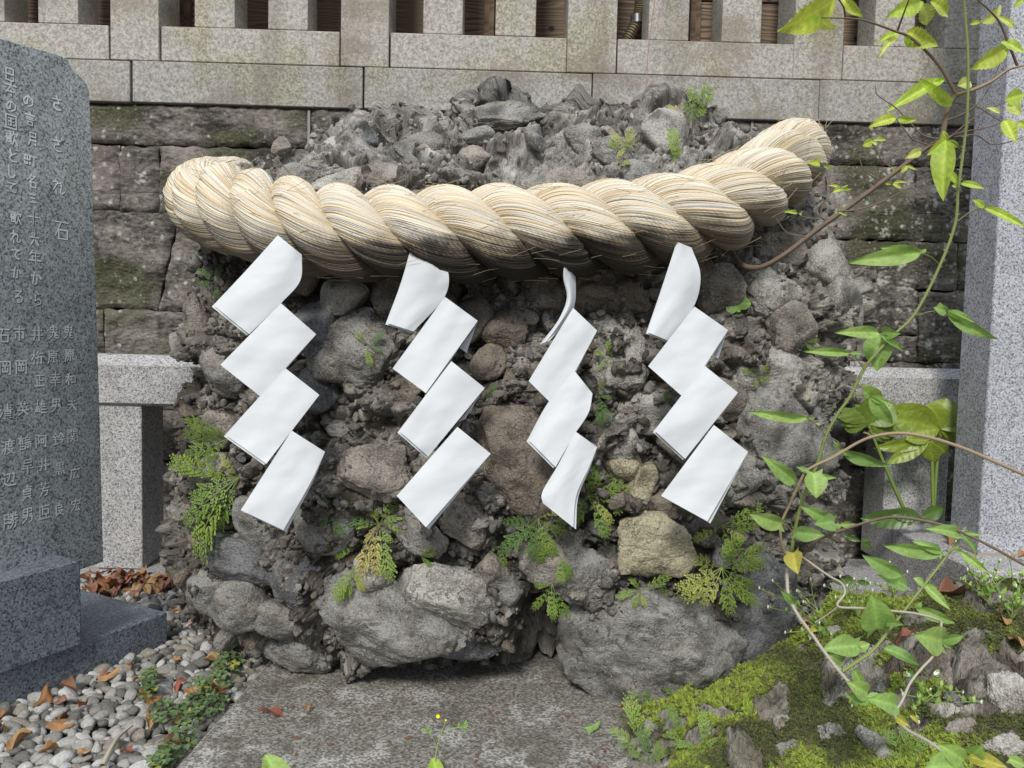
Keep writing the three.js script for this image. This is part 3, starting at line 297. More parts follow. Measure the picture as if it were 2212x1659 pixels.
{
  const FW = 6.6, tex = colorTex(2048, 512, (u, v) => { // stains keep their place along the fence; 6.6 m by 1.65 m
    const x = u * FW, y = v * 1.65; cells(x * 150, y * 150, 2000, 3); const g = W2[2], g1 = g - 0.5, g2 = noise(x * 48, y * 48, 7), a = fbm(x * 1.3, y * 2, 11, 4), s = fbm(x * 7, y * 3, 15, 4);
    let c = mix3([0.235, 0.23, 0.22], [0.54, 0.53, 0.505], clamp(g * 0.85 + 0.1 + g2 * 0.4, 0, 1)); c = mix3(c, mul3([0.30, 0.295, 0.205], 1 + g1), 0.55 * sc(0.0, 0.22, a + s * 0.5)); c = mix3(c, [0.22, 0.19, 0.15], 0.6 * sc(0.08, 0.28, fbm(x * 2.2, y * 4, 33, 4) + g2 * .2)); const dr = sc(0.2, 0.5, noise(x * 5, y * .8, 61) + .3 * noise(x * 19, y * 1.5, 4)); c = mix3(c, [0.17, 0.15, 0.12], 0.35 * dr); return c;
  });
  const bmp = rep(granBump, 6.6, 1.65), M = std({ map: tex, bumpMap: bmp, bumpScale: 0.001, roughness: 0.85, color: [1, 0.975, 0.92] }), Ma = std({ map: tex, bumpMap: bmp, bumpScale: 0.001, color: [0.86, 0.85, 0.83] });
  const yb = (y, x) => y + 0.028 * (x - 1106);
  function gb(x0, x1, y0, y1, z0, z1, name, mat = M, top = null) { // px box with its face at z1
    const a = wl(x0, yb(y0, x0), z1), b = wl(x1, yb(y1, x1), z1), t = top ?? (a[1] + wl(x1, yb(y0, x1), z1)[1]) / 2, u = (b[1] + wl(x0, yb(y1, x0), z1)[1]) / 2, w = b[0] - a[0];
    const g = new RoundedBoxGeometry(w, t - u, z1 - z0, 2, 0.005); g.translate((a[0] + b[0]) / 2, (t + u) / 2, (z0 + z1) / 2);
    const p = g.attributes.position, n = g.attributes.normal, uv = g.attributes.uv; for (let i = 0; i < p.count; i++) { const sd = Math.abs(n.getX(i)) > 0.7, tp = Math.abs(n.getY(i)) > .7; uv.setXY(i, (p.getX(i) + 3.3 + (sd ? p.getZ(i) : 0)) / FW, (p.getY(i) - 1.9 + (tp ? p.getZ(i) : 0)) / 1.65); }
    return part(name, g, mat, fence);
  }
  const jA = [-640, -210, 283, 785, 1279, 1770, 2262, 2470]; for (let i = 0; i + 1 < jA.length; i++) gb(jA[i] + 2.5, jA[i + 1] - 2.5, 154, 243, -0.34, 0.035, 'coping_block', Ma);
  const P = [[-258, -153], [238, 343], [736, 839], [1226, 1330], [1716, 1818], [2208, 2312]]; let last = -640;
  for (const [a, b] of P) { gb(last + 2, a - 3, 78, 152.5, -0.3, 0.02, 'sill_block'); gb(a, b, 78, 152.5, -0.215, 0.028, 'post', M, 3.62); last = b + 3; }
  gb(last, 2470, 78, 152.5, -0.3, 0.02, 'sill_block');
  const tops = wl(1106, 77.5, 0.02)[1];
  for (const [a, b] of [[-590, -503], [-420, -333], [-82, 10], [82, 169], [420, 507], [579, 665], [914, 999], [1070, 1157], [1401, 1487], [1559, 1643], [1889, 1974], [2041, 2126]]) { const m = gb(a, b, 60, 77.5, -0.18, 0.008, 'baluster', M, 3.4); }
  const tr = block(7.4, 0.18, 0.22); tr.translate(-0.6, 3.49, -0.09); part('top_rail', tr, M, fence);
}
const woodTex = colorTex(1024, 512, (u, v) => { const k = v * 46 + 2.2 * fbm(u * 2.2, v * 3, 3, 3, 2) * 4, a = noise(u * 3, k, 2, 3), f = noise(u * 14, v * 300, 7, 14); let c = mix3([0.075, 0.052, 0.038], [0.30, 0.22, 0.155], clamp(0.5 + a * 1.1 + f * 0.35, 0, 1)); const q = Math.hypot((u * 4 % 1) - 0.55, (v * 2 % 1 - 0.5) * 0.6); return mix3(c, [0.03, 0.02, 0.015], 1 - sc(0.03, 0.07, q)); });
const hut = thing('timber_wall', 'brown weathered wooden board wall seen between the granite fence posts', 'wall', WP.clone().addScaledVector(WN, -0.42)); hut.rotation.y = WA;
{
  const M = std({ map: rep(woodTex, 1, 1), bumpMap: rep(grayTex(512, 256, (u, v) => 0.5 + 0.5 * noise(u * 3, v * 46, 2, 3)), 1, 1), bumpScale: 0.003, roughness: 0.8 });
  for (let i = 0; i < 6; i++) { const g = new RoundedBoxGeometry(9, 0.285, 0.03, 1, 0.005), p = g.attributes.position, uv = g.attributes.uv; for (let k = 0; k < uv.count; k++) uv.setXY(k, p.getX(k) / 1.3 + i * 0.37, p.getY(k) / 0.34 + i * 0.31); const m = part('board', g, M, hut); m.position.set(-0.5, 2.355 + i * 0.29 - (i ? 0 : 0), -0.02 * (i % 2) * 0.3); if (!i) m.position.y = 2.36; }
  const Mb = std({ map: rep(woodTex.clone(), 0.3, 1), color: [0.8, 0.75, 0.7], roughness: 0.8 });
  for (const px of [403, 1057, 1500, 2150, -60]) { const q = wl(px, 30, -0.4), g = block(0.055, 1.7, 0.04, 0.004); const m = part('batten', g, Mb, hut); m.position.set(q[0], 3.05, 0.036); }
}
{ // flexible conduits clipped to the boards
  const M = std({ color: [0.24, 0.2, 0.14], roughness: 0.5 }), Mc = std({ color: [0.35, 0.35, 0.36], metalness: 0.9, roughness: 0.35 });
  const mk = (pts, label) => {
    const P = pts.map(([x, y]) => atZ(x, y, -4.06)), t = thing('conduit', label, 'conduit', P[0]), cv = new THREE.CatmullRomCurve3(P.map((p) => p.clone().sub(t.position))), n = 90;
    part('hose', tube(cv.getPoints(10), (k) => 0.028 + 0.004 * Math.sin(k * n * 2.2), 12, 260), M, t);
    const q = new THREE.CatmullRomCurve3(P).getPoint(0.55).sub(t.position), c = new THREE.CylinderGeometry(0.035, 0.035, 0.04, 16); part('clamp', c.rotateZ(0.05).translate(q.x, q.y, q.z), Mc, t); return t;
  };
  const a = mk([[1384, -60], [1386, -10], [1382, 22], [1374, 50], [1356, 84], [1340, 108]], 'brown ribbed conduit bending left between two fence posts, with steel clamp');
  mk([[1410, -60], [1408, 0], [1409, 26], [1416, 55], [1428, 90]], 'thin brown conduit half hidden behind the fence post, bending right');
}
/* granite rails left and right */
function rail(label, x0, x1, zf, topY, botY, post, footY, cat = 'railing') {
  const t = thing('granite_railing', label, cat, V((x0 + x1) / 2, footY, zf - 0.11));
  const s = new THREE.Shape(), h = topY - botY; s.moveTo(0.015, 0); s.lineTo(0.215, 0); s.lineTo(0.23, 0.01); s.lineTo(0.23, h - 0.035); s.lineTo(0.16, h + 0.005); s.lineTo(0.07, h + 0.005); s.lineTo(0, h - 0.035); s.lineTo(0, 0.01);
  const g = boxUV(new THREE.ExtrudeGeometry(s, { depth: x1 - x0, bevelEnabled: true, bevelSize: 0.003, bevelThickness: 0.003, bevelSegments: 2 }));
  const m = part('rail', g, M_rail, t); m.rotation.y = Math.PI / 2; m.position.set(x0 - t.position.x, botY - t.position.y, 0.115);
  for (const [a, b] of post) { const p = part('post', block(b - a, botY - footY - 0.003, 0.2, 0.006), M_rail, t); p.position.set((a + b) / 2 - t.position.x, (botY - footY) / 2, 0); }
  const L = Math.abs(x1 - x0); return t;
}
{
  const zl = -3.15, a = atZ(212, 770, zl), pb = [atZ(213, 1000, zl).x, atZ(304, 1000, zl).x], bot = atZ(300, 875, zl).y, foot = atZ(260, 1231, zl).y;
  rail('granite railing beside the inscribed monument, left of the boulder', -2.6, -0.55, zl, a.y, bot, [[pb[0] - 0.02, pb[1]], [-2.5, -2.3]], foot);
  const zr = -3.42, c = atZ(1950, 800, zr), pr = [atZ(1915, 1000, zr).x, atZ(2052, 1000, zr).x];
  rail('granite railing behind the big palmate leaves, right of the boulder', 0.75, 2.9, zr, c.y, atZ(1950, 925, zr).y, [[pr[0], pr[1]]], 0.02);
  const k = thing('kerb', 'low granite kerb along the foot of the mossy wall', 'kerb', V(0, -0.07, -3.33)); let i = 0;
  for (const [x0, x1] of [[-2.9, -1.62], [-1.615, -0.4], [-0.395, 0.9], [0.905, 2.0], [2.005, 3.2]]) { const m = part('kerb_stone', block(x1 - x0, 0.09, 0.52, 0.008), M_rail, k); m.position.set((x0 + x1) / 2, foot + 0.07 - 0.047, i++ % 2 * 0.003); }
}
{ // pillar on the right
  const hb = 0.2, p = thing('granite_pillar', 'tall pale granite pillar standing at the right edge on a low base', 'pillar', V(2.05, 0, -3.02));
  const m = part('shaft', block(0.52, 3.3, 0.2, 0.01), M_pillar, p); const xl = atZ(2112, 1203, -2.93).x; m.position.set(xl + 0.26 - 2.05, hb + 1.65, -0.01);
  const x0 = atZ(1889, 1128, -3.5).x, b = part('base', block(1.5, 0.26, 0.78, 0.008), M_rail, p); b.position.set(x0 + 0.75 - 2.05, hb - 0.13, -0.095);
  const mj = part('mortar_bead', new THREE.BoxGeometry(0.53, 0.012, 0.21), std({ color: [0.33, 0.29, 0.25] }), p); mj.position.set(xl + 0.26 - 2.05, hb + 0.005, -0.009);
}

/* ---------------------------------------------------------------- the conglomerate boulder */
const stoneTex = colorTex(1024, 1024, (u, v) => { // half a metre
  const a = fbm(u * 6, v * 6, 3, 5, 6), b = noise(u * 150, v * 150, 8, 150), d = noise(u * 70, v * 70, 4, 70), c = fbm(u * 9, v * 9, 19, 3, 9);
  let k = mul3([0.88, 0.87, 0.85], clamp(0.84 + a * 1.25 + b * 0.5 + d * 0.45, 0.15, 1.5)); k = mix3(k, [0.9, 0.8, 0.66], 0.3 * sc(0.02, 0.3, c)); k = mix3(k, [0.27, 0.245, 0.22], 0.75 * sc(0.15, 0.42, -a + d * 0.35)); return k.map((q) => Math.min(1, q));
});
const stoneBump = grayTex(1024, 1024, (u, v) => { cells(u * 60, v * 60, 60, 4); const e = sc(0, 0.25, Math.sqrt(W2[1]) - Math.sqrt(W2[0])), id = W2[2]; return 0.5 + fbm(u * 9, v * 9, 5, 6, 9) * 0.8 + 0.10 * e * id + 0.1 * noise(u * 200, v * 200, 2, 200); });
const stoneMat = (c) => std({ color: c, map: rep(stoneTex, 2), bumpMap: rep(stoneBump, 2), bumpScale: 0.016, roughness: 0.93 });
const TONES = { grey: [0.325, 0.32, 0.308], pale: [0.455, 0.447, 0.42], blue: [0.215, 0.22, 0.235], brown: [0.26, 0.225, 0.19], tan: [0.50, 0.465, 0.335], dark: [0.19, 0.172, 0.16], warm: [0.345, 0.32, 0.288], white: [0.56, 0.555, 0.54] };
const M_st = Object.fromEntries(Object.entries(TONES).map(([k, c]) => [k, stoneMat(c)]));
const boulder = thing('conglomerate_boulder', 'huge lumpy grey conglomerate boulder of pebbles cemented together, wrapped with a straw rope', 'boulder', V(0.12, 0, -2.6));
let rockIdx, baseIdx, stIdx; const PL = [0, 0];
{
  const SL = [[193, 1045], [205, 1020], [235, 1004], [262, 985], [276, 900], [290, 790], [300, 745], [312, 690], [335, 655], [360, 615], [385, 580], [420, 545], [480, 495], [545, 474], [590, 462], [640, 434], [680, 410], [730, 408], [770, 430], [800, 440], [850, 428], [900, 432], [950, 436], [1000, 418], [1060, 408], [1150, 390], [1195, 385], [1230, 397], [1260, 405], [1300, 428], [1330, 478], [1360, 520], [1400, 540], [1440, 566], [1465, 600], [1500, 640], [1560, 700]];
  const SR = [[193, 1092], [210, 1148], [226, 1165], [233, 1340], [245, 1460], [258, 1515], [285, 1545], [300, 1590], [320, 1620], [400, 1680], [470, 1740], [520, 1762], [560, 1800], [620, 1838], [680, 1854], [720, 1848], [740, 1834], [800, 1828], [850, 1834], [900, 1802], [950, 1790], [1040, 1788], [1100, 1768], [1200, 1780], [1290, 1772], [1360, 1745], [1420, 1700], [1470, 1640], [1520, 1560], [1560, 1500]];
  const ZF = [[-0.04, -2.3], [0, -2.24], [0.06, -2.15], [0.15, -2.07], [0.4, -2.0], [0.7, -1.99], [1.0, -2.02], [1.2, -2.07], [1.33, -2.13], [1.42, -2.2], [1.5, -2.27], [1.6, -2.37], [1.7, -2.48], [1.8, -2.58], [1.85, -2.61]];
  const ZB = [[-0.04, -2.9], [0.1, -3.05], [0.5, -3.08], [1.3, -3.04], [1.6, -2.95], [1.75, -2.8], [1.85, -2.67]];
  const NV = 640, NP = 960, Y0 = -0.04, Y1 = 1.845, lev = [];
  // widths at each height, set so that the outline falls where the photograph has it
  for (let i = 0; i <= NV; i += 4) {
    const y = lerp(Y0, Y1, i / NV), zf = tab(ZF, y), zb = tab(ZB, y), zc = zf * 0.45 + zb * 0.55; let xl = atZ(600, 727, zc).x, xr = atZ(1600, 727, zc).x;
    for (let it = 0; it < 14; it++) for (const s of [-1, 1]) {
      const xc = (xl + xr) / 2, a = (xr - xl) / 2; let best = s < 0 ? 1e9 : -1e9, by = 0;
      for (let k = -10; k <= 30; k++) { const ph = k / 30 * Math.PI * 0.5, x = xc + s * a * Math.pow(Math.cos(ph) > 0 ? Math.cos(ph) : 0, 0.8), z = zc + (k > 0 ? zf - zc : zc - zb) * Math.sign(k) * Math.pow(Math.abs(Math.sin(ph)), 0.8), q = proj(x, y, z); if (s < 0 ? q[0] < best : q[0] > best) { best = q[0]; by = q[1]; } }
      const want = tab(s < 0 ? SL : SR, by), e = (want - best) / FX * 2.5; if (s < 0) xl += e * 0.8; else xr += e * 0.8;
    }
    lev.push([y, xl, xr, zf, zb]);
  }
  const at = (y) => { const k = clamp((y - Y0) / (Y1 - Y0) * (lev.length - 1), 0, lev.length - 1.001), i = Math.floor(k), f = k - i, A = lev[i], B = lev[i + 1]; return [1, 2, 3, 4].map((j) => lerp(A[j], B[j], f)); };
  const P = new Float32Array((NV + 1) * (NP + 1) * 3), I = [], UVs = new Float32Array((NV + 1) * (NP + 1) * 2), C = new Float32Array((NV + 1) * (NP + 1) * 3);
  const angs = []; { // more columns on the side that faces the path
    for (let j = 0; j <= NP; j++) { const t = j / NP; angs.push(t < 0.8 ? lerp(Math.PI * 1.12, -Math.PI * 0.12, t / 0.8) : lerp(-Math.PI * 0.12, -Math.PI * 0.88, (t - 0.8) / 0.2)); }
  }
  for (let i = 0; i <= NV; i++) {
    const v = i / NV, y = lerp(Y0, Y1, v), [xl, xr, zf, zb] = at(y), xc = (xl + xr) / 2, zc = zf * 0.45 + zb * 0.55, a = Math.max(0.002, (xr - xl) / 2), cap = v > 0.985 ? Math.sqrt(Math.max(0, 1 - ((v - 0.985) / 0.015) ** 2)) : 1;
    for (let j = 0; j <= NP; j++) {
      const ph = angs[j], cx = Math.cos(ph), sx = Math.sin(ph), b = sx > 0 ? zf - zc : zc - zb, k = (i * (NP + 1) + j);
      P[k * 3] = xc + a * cap * Math.sign(cx) * Math.pow(Math.abs(cx), 0.8); P[k * 3 + 1] = y; P[k * 3 + 2] = zc + b * cap * Math.sign(sx) * Math.pow(Math.abs(sx), 0.8);
      UVs[k * 2] = j / NP * 5; UVs[k * 2 + 1] = y;
      if (i && j) { const q = k - NP - 2; I.push(q, k, k - 1, q, q + 1, k); }
    }
  }
  const HOL = atZ(1190, 1420, -2.1);
  const fix = (g) => { const n = g.attributes.normal; for (let i = 0; i <= NV; i++) { const a = i * (NP + 1), b = a + NP, x = n.getX(a) + n.getX(b), y = n.getY(a) + n.getY(b), z = n.getZ(a) + n.getZ(b), l = Math.hypot(x, y, z) || 1; n.setXYZ(a, x / l, y / l, z / l); n.setXYZ(b, x / l, y / l, z / l); } };
  const g = new THREE.BufferGeometry(); g.setAttribute('position', new THREE.BufferAttribute(P, 3)); g.setAttribute('uv', new THREE.BufferAttribute(UVs, 2)); g.setAttribute('color', new THREE.BufferAttribute(C, 3)); g.setIndex(I); g.computeVertexNormals(); fix(g);
  const N = g.attributes.normal.array;
  // sign: normals must point outwards
  { const m = (Math.floor(NV / 2) * (NP + 1) + Math.floor(NP * 0.4)) * 3; if (N[m + 2] < 0) { for (let i = 0; i < I.length; i += 3) { const t = I[i]; I[i] = I[i + 1]; I[i + 1] = t; } g.setIndex(I); g.computeVertexNormals(); fix(g); } }
  const NN = g.attributes.normal.array, n0 = Float32Array.from(NN);
  baseIdx = new PxIndex(Float32Array.from(P), n0);
  for (let k = 0; k < P.length / 3; k++) {
    const x = P[k * 3], y = P[k * 3 + 1], z = P[k * 3 + 2], nx = n0[k * 3], ny = n0[k * 3 + 1], nz = n0[k * 3 + 2];
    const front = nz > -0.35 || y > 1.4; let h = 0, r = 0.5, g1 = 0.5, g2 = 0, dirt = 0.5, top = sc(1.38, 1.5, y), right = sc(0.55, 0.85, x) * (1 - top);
    { const hx = (x - HOL.x) / 0.085, hy = (y - HOL.y) / 0.115, lx = (x - HOL.x + 0.22) / 0.2, ly = (y - 0.03) / 0.05; h -= nz > 0 ? 0.42 * Math.exp(-hx * hx - hy * hy) + 0.2 * Math.exp(-lx * lx * lx * lx - ly * ly) : 0; } const big = fbm(x * 2.4 + 7, y * 2.4, z * 2.4, 3); h += 0.10 * big * (1 - 0.4 * top) + 0.058 * sc(0.0, 0.2, fbm(x * 6.5 + 2, y * 6.5, z * 6.5 + 5, 3));
    if (front) {
      const wx = x + 0.02 * noise(x * 9, y * 9, z * 9), wy = y + 0.02 * noise(x * 9 + 5, y * 9, z * 9), wz = z + .02 * noise(x * 9, y * 9 + 5, z * 9);
      const amp = 1 - 0.55 * right * sc(-0.1, 0.25, fbm(x * 3, y * 3, 9, 2) + 0.12), pit = sc(0.0, 0.28, fbm(x * 5, y * 5, z * 5 + 4, 3));
      const plate = (s, A, Bk, cr) => { worley(wx * s, wy * s, wz * s); const id = WO[2], e = WO[1] - WO[0], q = id * 6.283 * 13, tx = Math.cos(q), ty = Math.sin(q * 1.7), tz = Math.cos(q * 2.3); PL[0] = id; PL[1] = e; return A * (((id * 91.7) % 1) - 0.5) - Bk * (tx * WO[3] + ty * WO[4] + tz * WO[5]) - cr * (1 - sc(0, 0.22, e)); };
      h += plate(11, 0.028, 0.016, 0.02) * amp; const i1 = PL[0], a1 = PL[1]; h += plate(27, 0.013, 0.009, 0.008) * (0.4 + 0.6 * amp) * (1 - 0.72 * top); const i2 = PL[0]; h += plate(62, 0.0065, 0.0045, 0.003) * (1 - 0.6 * top); const i3 = PL[0]; if (top > 0) h += top * (0.03 * fbm(x * 9, y * 9, z * 9 + 2, 3) + 0.012 * Math.abs(noise(x * 30, y * 30, z * 30)) - 0.01 * sc(0.1, 0.4, noise(x * 44, y * 44, z * 44)));
      const f = fbm(x * 18, y * 18, z * 18, 4); h += 0.014 * f - 0.034 * pit * Math.max(0, noise(x * 24, y * 24, z * 24) + 0.05) * (0.4 + 0.3 * top);
      r = i1; g1 = i2 * 0.6 + i3 * 0.4; g2 = f; dirt = sc(-0.15, 0.3, fbm(x * 3.2 + 1, y * 3.2, z * 3.2 + 8, 4) - 0.25 * (a1 > 0.2) + 0.1);
    }
    P[k * 3] += nx * h; P[k * 3 + 1] = Math.max(-0.05, P[k * 3 + 1] + ny * h - 0.05 * top * Math.exp(-(((x + 0.06) / 0.3) ** 2))); P[k * 3 + 2] += nz * h;
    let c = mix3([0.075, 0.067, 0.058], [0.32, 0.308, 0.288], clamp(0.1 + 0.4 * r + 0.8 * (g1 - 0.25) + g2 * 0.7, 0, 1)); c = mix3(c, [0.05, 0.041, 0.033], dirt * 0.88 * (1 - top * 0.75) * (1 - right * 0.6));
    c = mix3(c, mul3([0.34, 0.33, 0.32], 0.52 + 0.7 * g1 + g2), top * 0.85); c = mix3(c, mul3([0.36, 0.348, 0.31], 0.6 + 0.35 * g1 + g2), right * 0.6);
    const mossy = sc(0.12, 0.26, fbm(x * 4 + 9, y * 4, z * 4, 4)) * (y > 1.4 && x > 0.3 ? 0.65 : 0.16); c = mix3(c, [0.075, 0.078, 0.03], mossy);
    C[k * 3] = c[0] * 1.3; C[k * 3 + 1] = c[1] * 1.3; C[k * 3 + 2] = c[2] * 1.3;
  }
  g.computeVertexNormals(); fix(g); const n1 = Float32Array.from(g.attributes.normal.array);
  rockIdx = new PxIndex(Float32Array.from(P), n1);
  for (let k = 0; k < P.length; k += 3) { P[k] -= boulder.position.x; P[k + 1] -= boulder.position.y; P[k + 2] -= boulder.position.z; }
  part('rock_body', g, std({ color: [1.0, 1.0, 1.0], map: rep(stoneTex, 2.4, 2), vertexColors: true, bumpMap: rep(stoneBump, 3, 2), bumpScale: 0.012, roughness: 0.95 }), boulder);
}
const TAKEN = []; // circles in the photograph already filled by a large stone
function setStone(px, py, hw, hh, geo, mat, o = {}) {
  const q = (o.base === 0 ? rockIdx : baseIdx).at(px, py); if (!q) return null; const k = q.d / FX, n = q.n.clone().lerp(V(0, 0, 1), o.face ?? 0.35).normalize();
  const x = V(Math.cos(o.rot ?? 0), 0, 0).multiplyScalar(1); x.copy(RIGHT).multiplyScalar(Math.cos(o.rot ?? 0)).addScaledVector(UPV, -Math.sin(o.rot ?? 0)); x.addScaledVector(n, -n.dot(x)).normalize(); const y = n.clone().cross(x);
  const sx = hw * k, sy = hh * k; if (o.own) { const u = geo.attributes.uv; for (let i = 0; i < u.count; i++) u.setXY(i, u.getX(i) * sx + px * 0.013, u.getY(i) * sy + py * 0.017); } const sz = Math.min(sx, sy) * (o.deep ?? 0.8), m = part('stone', geo, mat, boulder);
  m.quaternion.copy(basis(x, y, n)); m.scale.set(sx, sy, sz); m.position.copy(q.p).addScaledVector(n, sz * (o.out ?? 0.15)).sub(boulder.position); return m;
}
{
  const B = [ // x, y, half width, half height, tone, rotation, proud
    [800, 1010, 96, 66, 'warm', 0.1, .35], [1112, 992, 92, 140, 'brown', -0.12, .25], [1400, 1165, 92, 80, 'tan', 0.1, .45], [1258, 1243, 62, 52, 'grey', 0.2, .4], [1180, 1212, 50, 46, 'warm', 0.4, .3], [1222, 1166, 40, 34, 'pale', .3, .35], [985, 1285, 108, 82, 'pale', 0.25, .3], [845, 1345, 145, 100, 'grey', 0.25, .25], [1412, 1400, 165, 135, 'grey', 0.3, .25], [1648, 1330, 110, 165, 'blue', 0.05, -.05], [1340, 780, 92, 100, 'pale', -0.3, 0], [1312, 640, 82, 46, 'brown', 0, .1], [745, 640, 44, 46, 'pale', 0.3, .25], [692, 712, 52, 60, 'blue', 0.2, .2], [775, 765, 95, 85, 'grey', 0.3, .15], [1700, 925, 118, 130, 'grey', 0.1, -.1], [1640, 800, 90, 70, 'pale', 0, -.1], [1818, 655, 46, 60, 'pale', -.4, 0], [1775, 560, 50, 60, 'pale', -.7, 0],
    [1000, 1120, 62, 58, 'warm', 0.1, .25], [900, 1160, 70, 45, 'grey', 0.5, .15], [424, 705, 30, 60, 'warm', 0.05, .25], [528, 1215, 88, 55, 'blue', 0.15, .15], [640, 1265, 66, 72, 'blue', 0.3, .1], [455, 1268, 55, 50, 'grey', .6, .1], [745, 1447, 62, 32, 'warm', 0.1, .3], [705, 1120, 55, 60, 'grey', .5, .15], [690, 1062, 36, 50, 'warm', .3, .1], [450, 1005, 45, 26, 'pale', -.2, .3], [475, 930, 38, 40, 'warm', 0, .1], [480, 800, 50, 50, 'grey', .3, .1],
    [705, 345, 82, 50, 'pale', -0.45, .2], [728, 400, 66, 40, 'pale', 0, .35], [628, 398, 55, 34, 'grey', -.3, .3], [585, 385, 28, 26, 'grey', 0, .3], [1080, 248, 70, 40, 'grey', -.1, -.1], [905, 330, 62, 46, 'grey', .4, .1], [1035, 292, 30, 22, 'grey', .1, .3], [1440, 300, 50, 62, 'pale', .5, .1], [1548, 310, 42, 26, 'pale', .1, .25], [1420, 385, 80, 40, 'grey', 0, .3], [1500, 378, 62, 36, 'blue', -.2, .3], [1330, 330, 44, 36, 'grey', .4, .1], [1230, 400, 50, 34, 'warm', .5, .2], [1150, 400, 40, 30, 'grey', .2, .2], [980, 395, 50, 30, 'grey', .2, .1], [820, 380, 60, 40, 'warm', .3, .05], [1260, 300, 46, 30, 'grey', .1, .1],
    [1110, 832, 26, 30, 'brown', 0, .3], [1060, 785, 34, 40, 'brown', .3, .2], [1125, 775, 28, 22, 'warm', .2, .3], [900, 800, 26, 42, 'warm', .1, .2], [930, 770, 24, 22, 'warm', 0, .3], [870, 850, 34, 30, 'brown', .2, .2], [840, 640, 44, 40, 'warm', .3, .1], [1020, 690, 44, 50, 'dark', .4, .1], [1090, 700, 50, 40, 'brown', .2, .05], [1295, 912, 24, 24, 'grey', 0, .4], [1350, 950, 34, 46, 'pale', .2, .2], [1400, 880, 60, 50, 'pale', .1, .0], [1380, 1050, 34, 52, 'tan', .1, .3], [1345, 1005, 40, 30, 'tan', .2, .1], [1440, 1085, 34, 32, 'brown', .3, .3], [1560, 620, 60, 50, 'warm', .3, -.05], [1660, 620, 70, 50, 'pale', .1, -.1], [1720, 700, 50, 50, 'warm', .3, -.05], [1690, 520, 60, 40, 'warm', .1, -.05], [560, 900, 44, 40, 'brown', .2, .1], [600, 1330, 60, 40, 'grey', .4, .1], [1060, 1240, 40, 40, 'warm', .1, .05], [1090, 1275, 40, 44, 'grey', .1, .1], [560, 1130, 60, 40, 'grey', .6, .15], [800, 1245, 46, 34, 'pale', .2, .2], [1545, 1130, 40, 26, 'dark', 0, .1], [1600, 1040, 60, 60, 'grey', .2, -.1], [1560, 860, 50, 50, 'warm', .2, -.05], [1740, 1130, 46, 70, 'grey', 0, 0], [1730, 1050, 60, 40, 'warm', 0, 0], [1480, 1330, 60, 50, 'grey', .4, .15], [985, 1400, 95, 50, 'blue', .25, -.15], [640, 1405, 75, 55, 'grey', .2, .15], [520, 1300, 60, 60, 'grey', .3, .1], [930, 1010, 30, 40, 'warm', .2, .1], [660, 850, 60, 50, 'blue', .1, .1], [590, 760, 46, 40, 'warm', .2, .1], [640, 600, 40, 34, 'brown', .2, .15], [560, 640, 44, 40, 'warm', .1, .15], [1180, 640, 50, 40, 'warm', .2, .1], [1210, 800, 40, 44, 'brown', .2, .1], [940, 650, 40, 36, 'brown', .3, .15], [1480, 560, 50, 40, 'brown', .1, .05], [1510, 760, 40, 40, 'grey', .1, .05], [1480, 960, 50, 46, 'warm', .1, .05]];
  B.forEach(([x, y, w, h, t, r, o], i) => {
    const big = w > 60; const g = rockGeo(900 + i * 3, big ? 24 : 11, { faces: big ? 15 : 11, lo: big ? 0.62 : 0.64, sharp: big ? 20 : 15, rough: big ? 0.11 : 0.085, chip: big ? 0.035 : 0.03 });
    setStone(x, y, w * 1.1, h * 1.1, g, M_st[t], { rot: r, out: (o ?? 0.15) - 0.16, deep: big ? 0.62 : 0.8, face: 0.3, own: 1 }); TAKEN.push([x, y, w * 0.85, h * 0.85]);
  });
  const R = RNG(77), kinds = [...Array(14)].map((_, i) => { const g = rockGeo(500 + i * 7, 7, { faces: 10, lo: 0.6, sharp: 20, rough: 0.09, chip: 0.03 }), u = g.attributes.uv; for (let k = 0; k < u.count; k++) u.setXY(k, u.getX(k) * 0.028 + i * 0.17, u.getY(k) * 0.028 + i * 0.31); return g; }), tn = ['grey', 'warm', 'brown', 'dark', 'pale', 'grey', 'warm', 'blue', 'dark', 'brown'], placed = [];
  for (let n = 0; n < 9000 && placed.length < 150; n++) {
    const x = 380 + R() * 1480, y = 240 + R() * 1240, s = 10 + 22 * Math.pow(R(), 1.6); if (TAKEN.some((t) => ((x - t[0]) / (t[2] + s)) ** 2 + ((y - t[1]) / (t[3] + s)) ** 2 < 1) || placed.some((t) => Math.hypot(t[0] - x, t[1] - y) < (t[2] + s) * 0.95)) continue;
    if (Math.hypot(x - 1190, (y - 1420) * 0.8) < 85) continue; const q = rockIdx.at(x, y); if (!q || Math.hypot(...proj(q.p.x, q.p.y, q.p.z).map((c, i) => c - [x, y][i])) > 12) continue; if (x > 1480 && y > 480 && y < 1000 && R() < 0.72) continue;
    placed.push([x, y, s]); setStone(x, y, s * (0.9 + R() * 0.5), s * (0.75 + R() * 0.3), kinds[Math.floor(R() * 14)], M_st[tn[Math.floor(R() * 10)]], { rot: R() * 3.14, out: -0.2 + R() * 0.34, base: 0, face: 0.15 });
  }
  const sp = [], sn = [], vv = V(); for (const o of boulder.children) if (o.name === 'stone') { o.updateMatrix(); const a = o.geometry.attributes, nm = new THREE.Matrix3().getNormalMatrix(o.matrix); for (let i = 0; i < a.position.count; i += 2) { vv.fromBufferAttribute(a.position, i).applyMatrix4(o.matrix).add(boulder.position); sp.push(vv.x, vv.y, vv.z); vv.fromBufferAttribute(a.normal, i).applyMatrix3(nm).normalize(); sn.push(vv.x, vv.y, vv.z); } }
  stIdx = new PxIndex(Float32Array.from(sp), Float32Array.from(sn), 9);
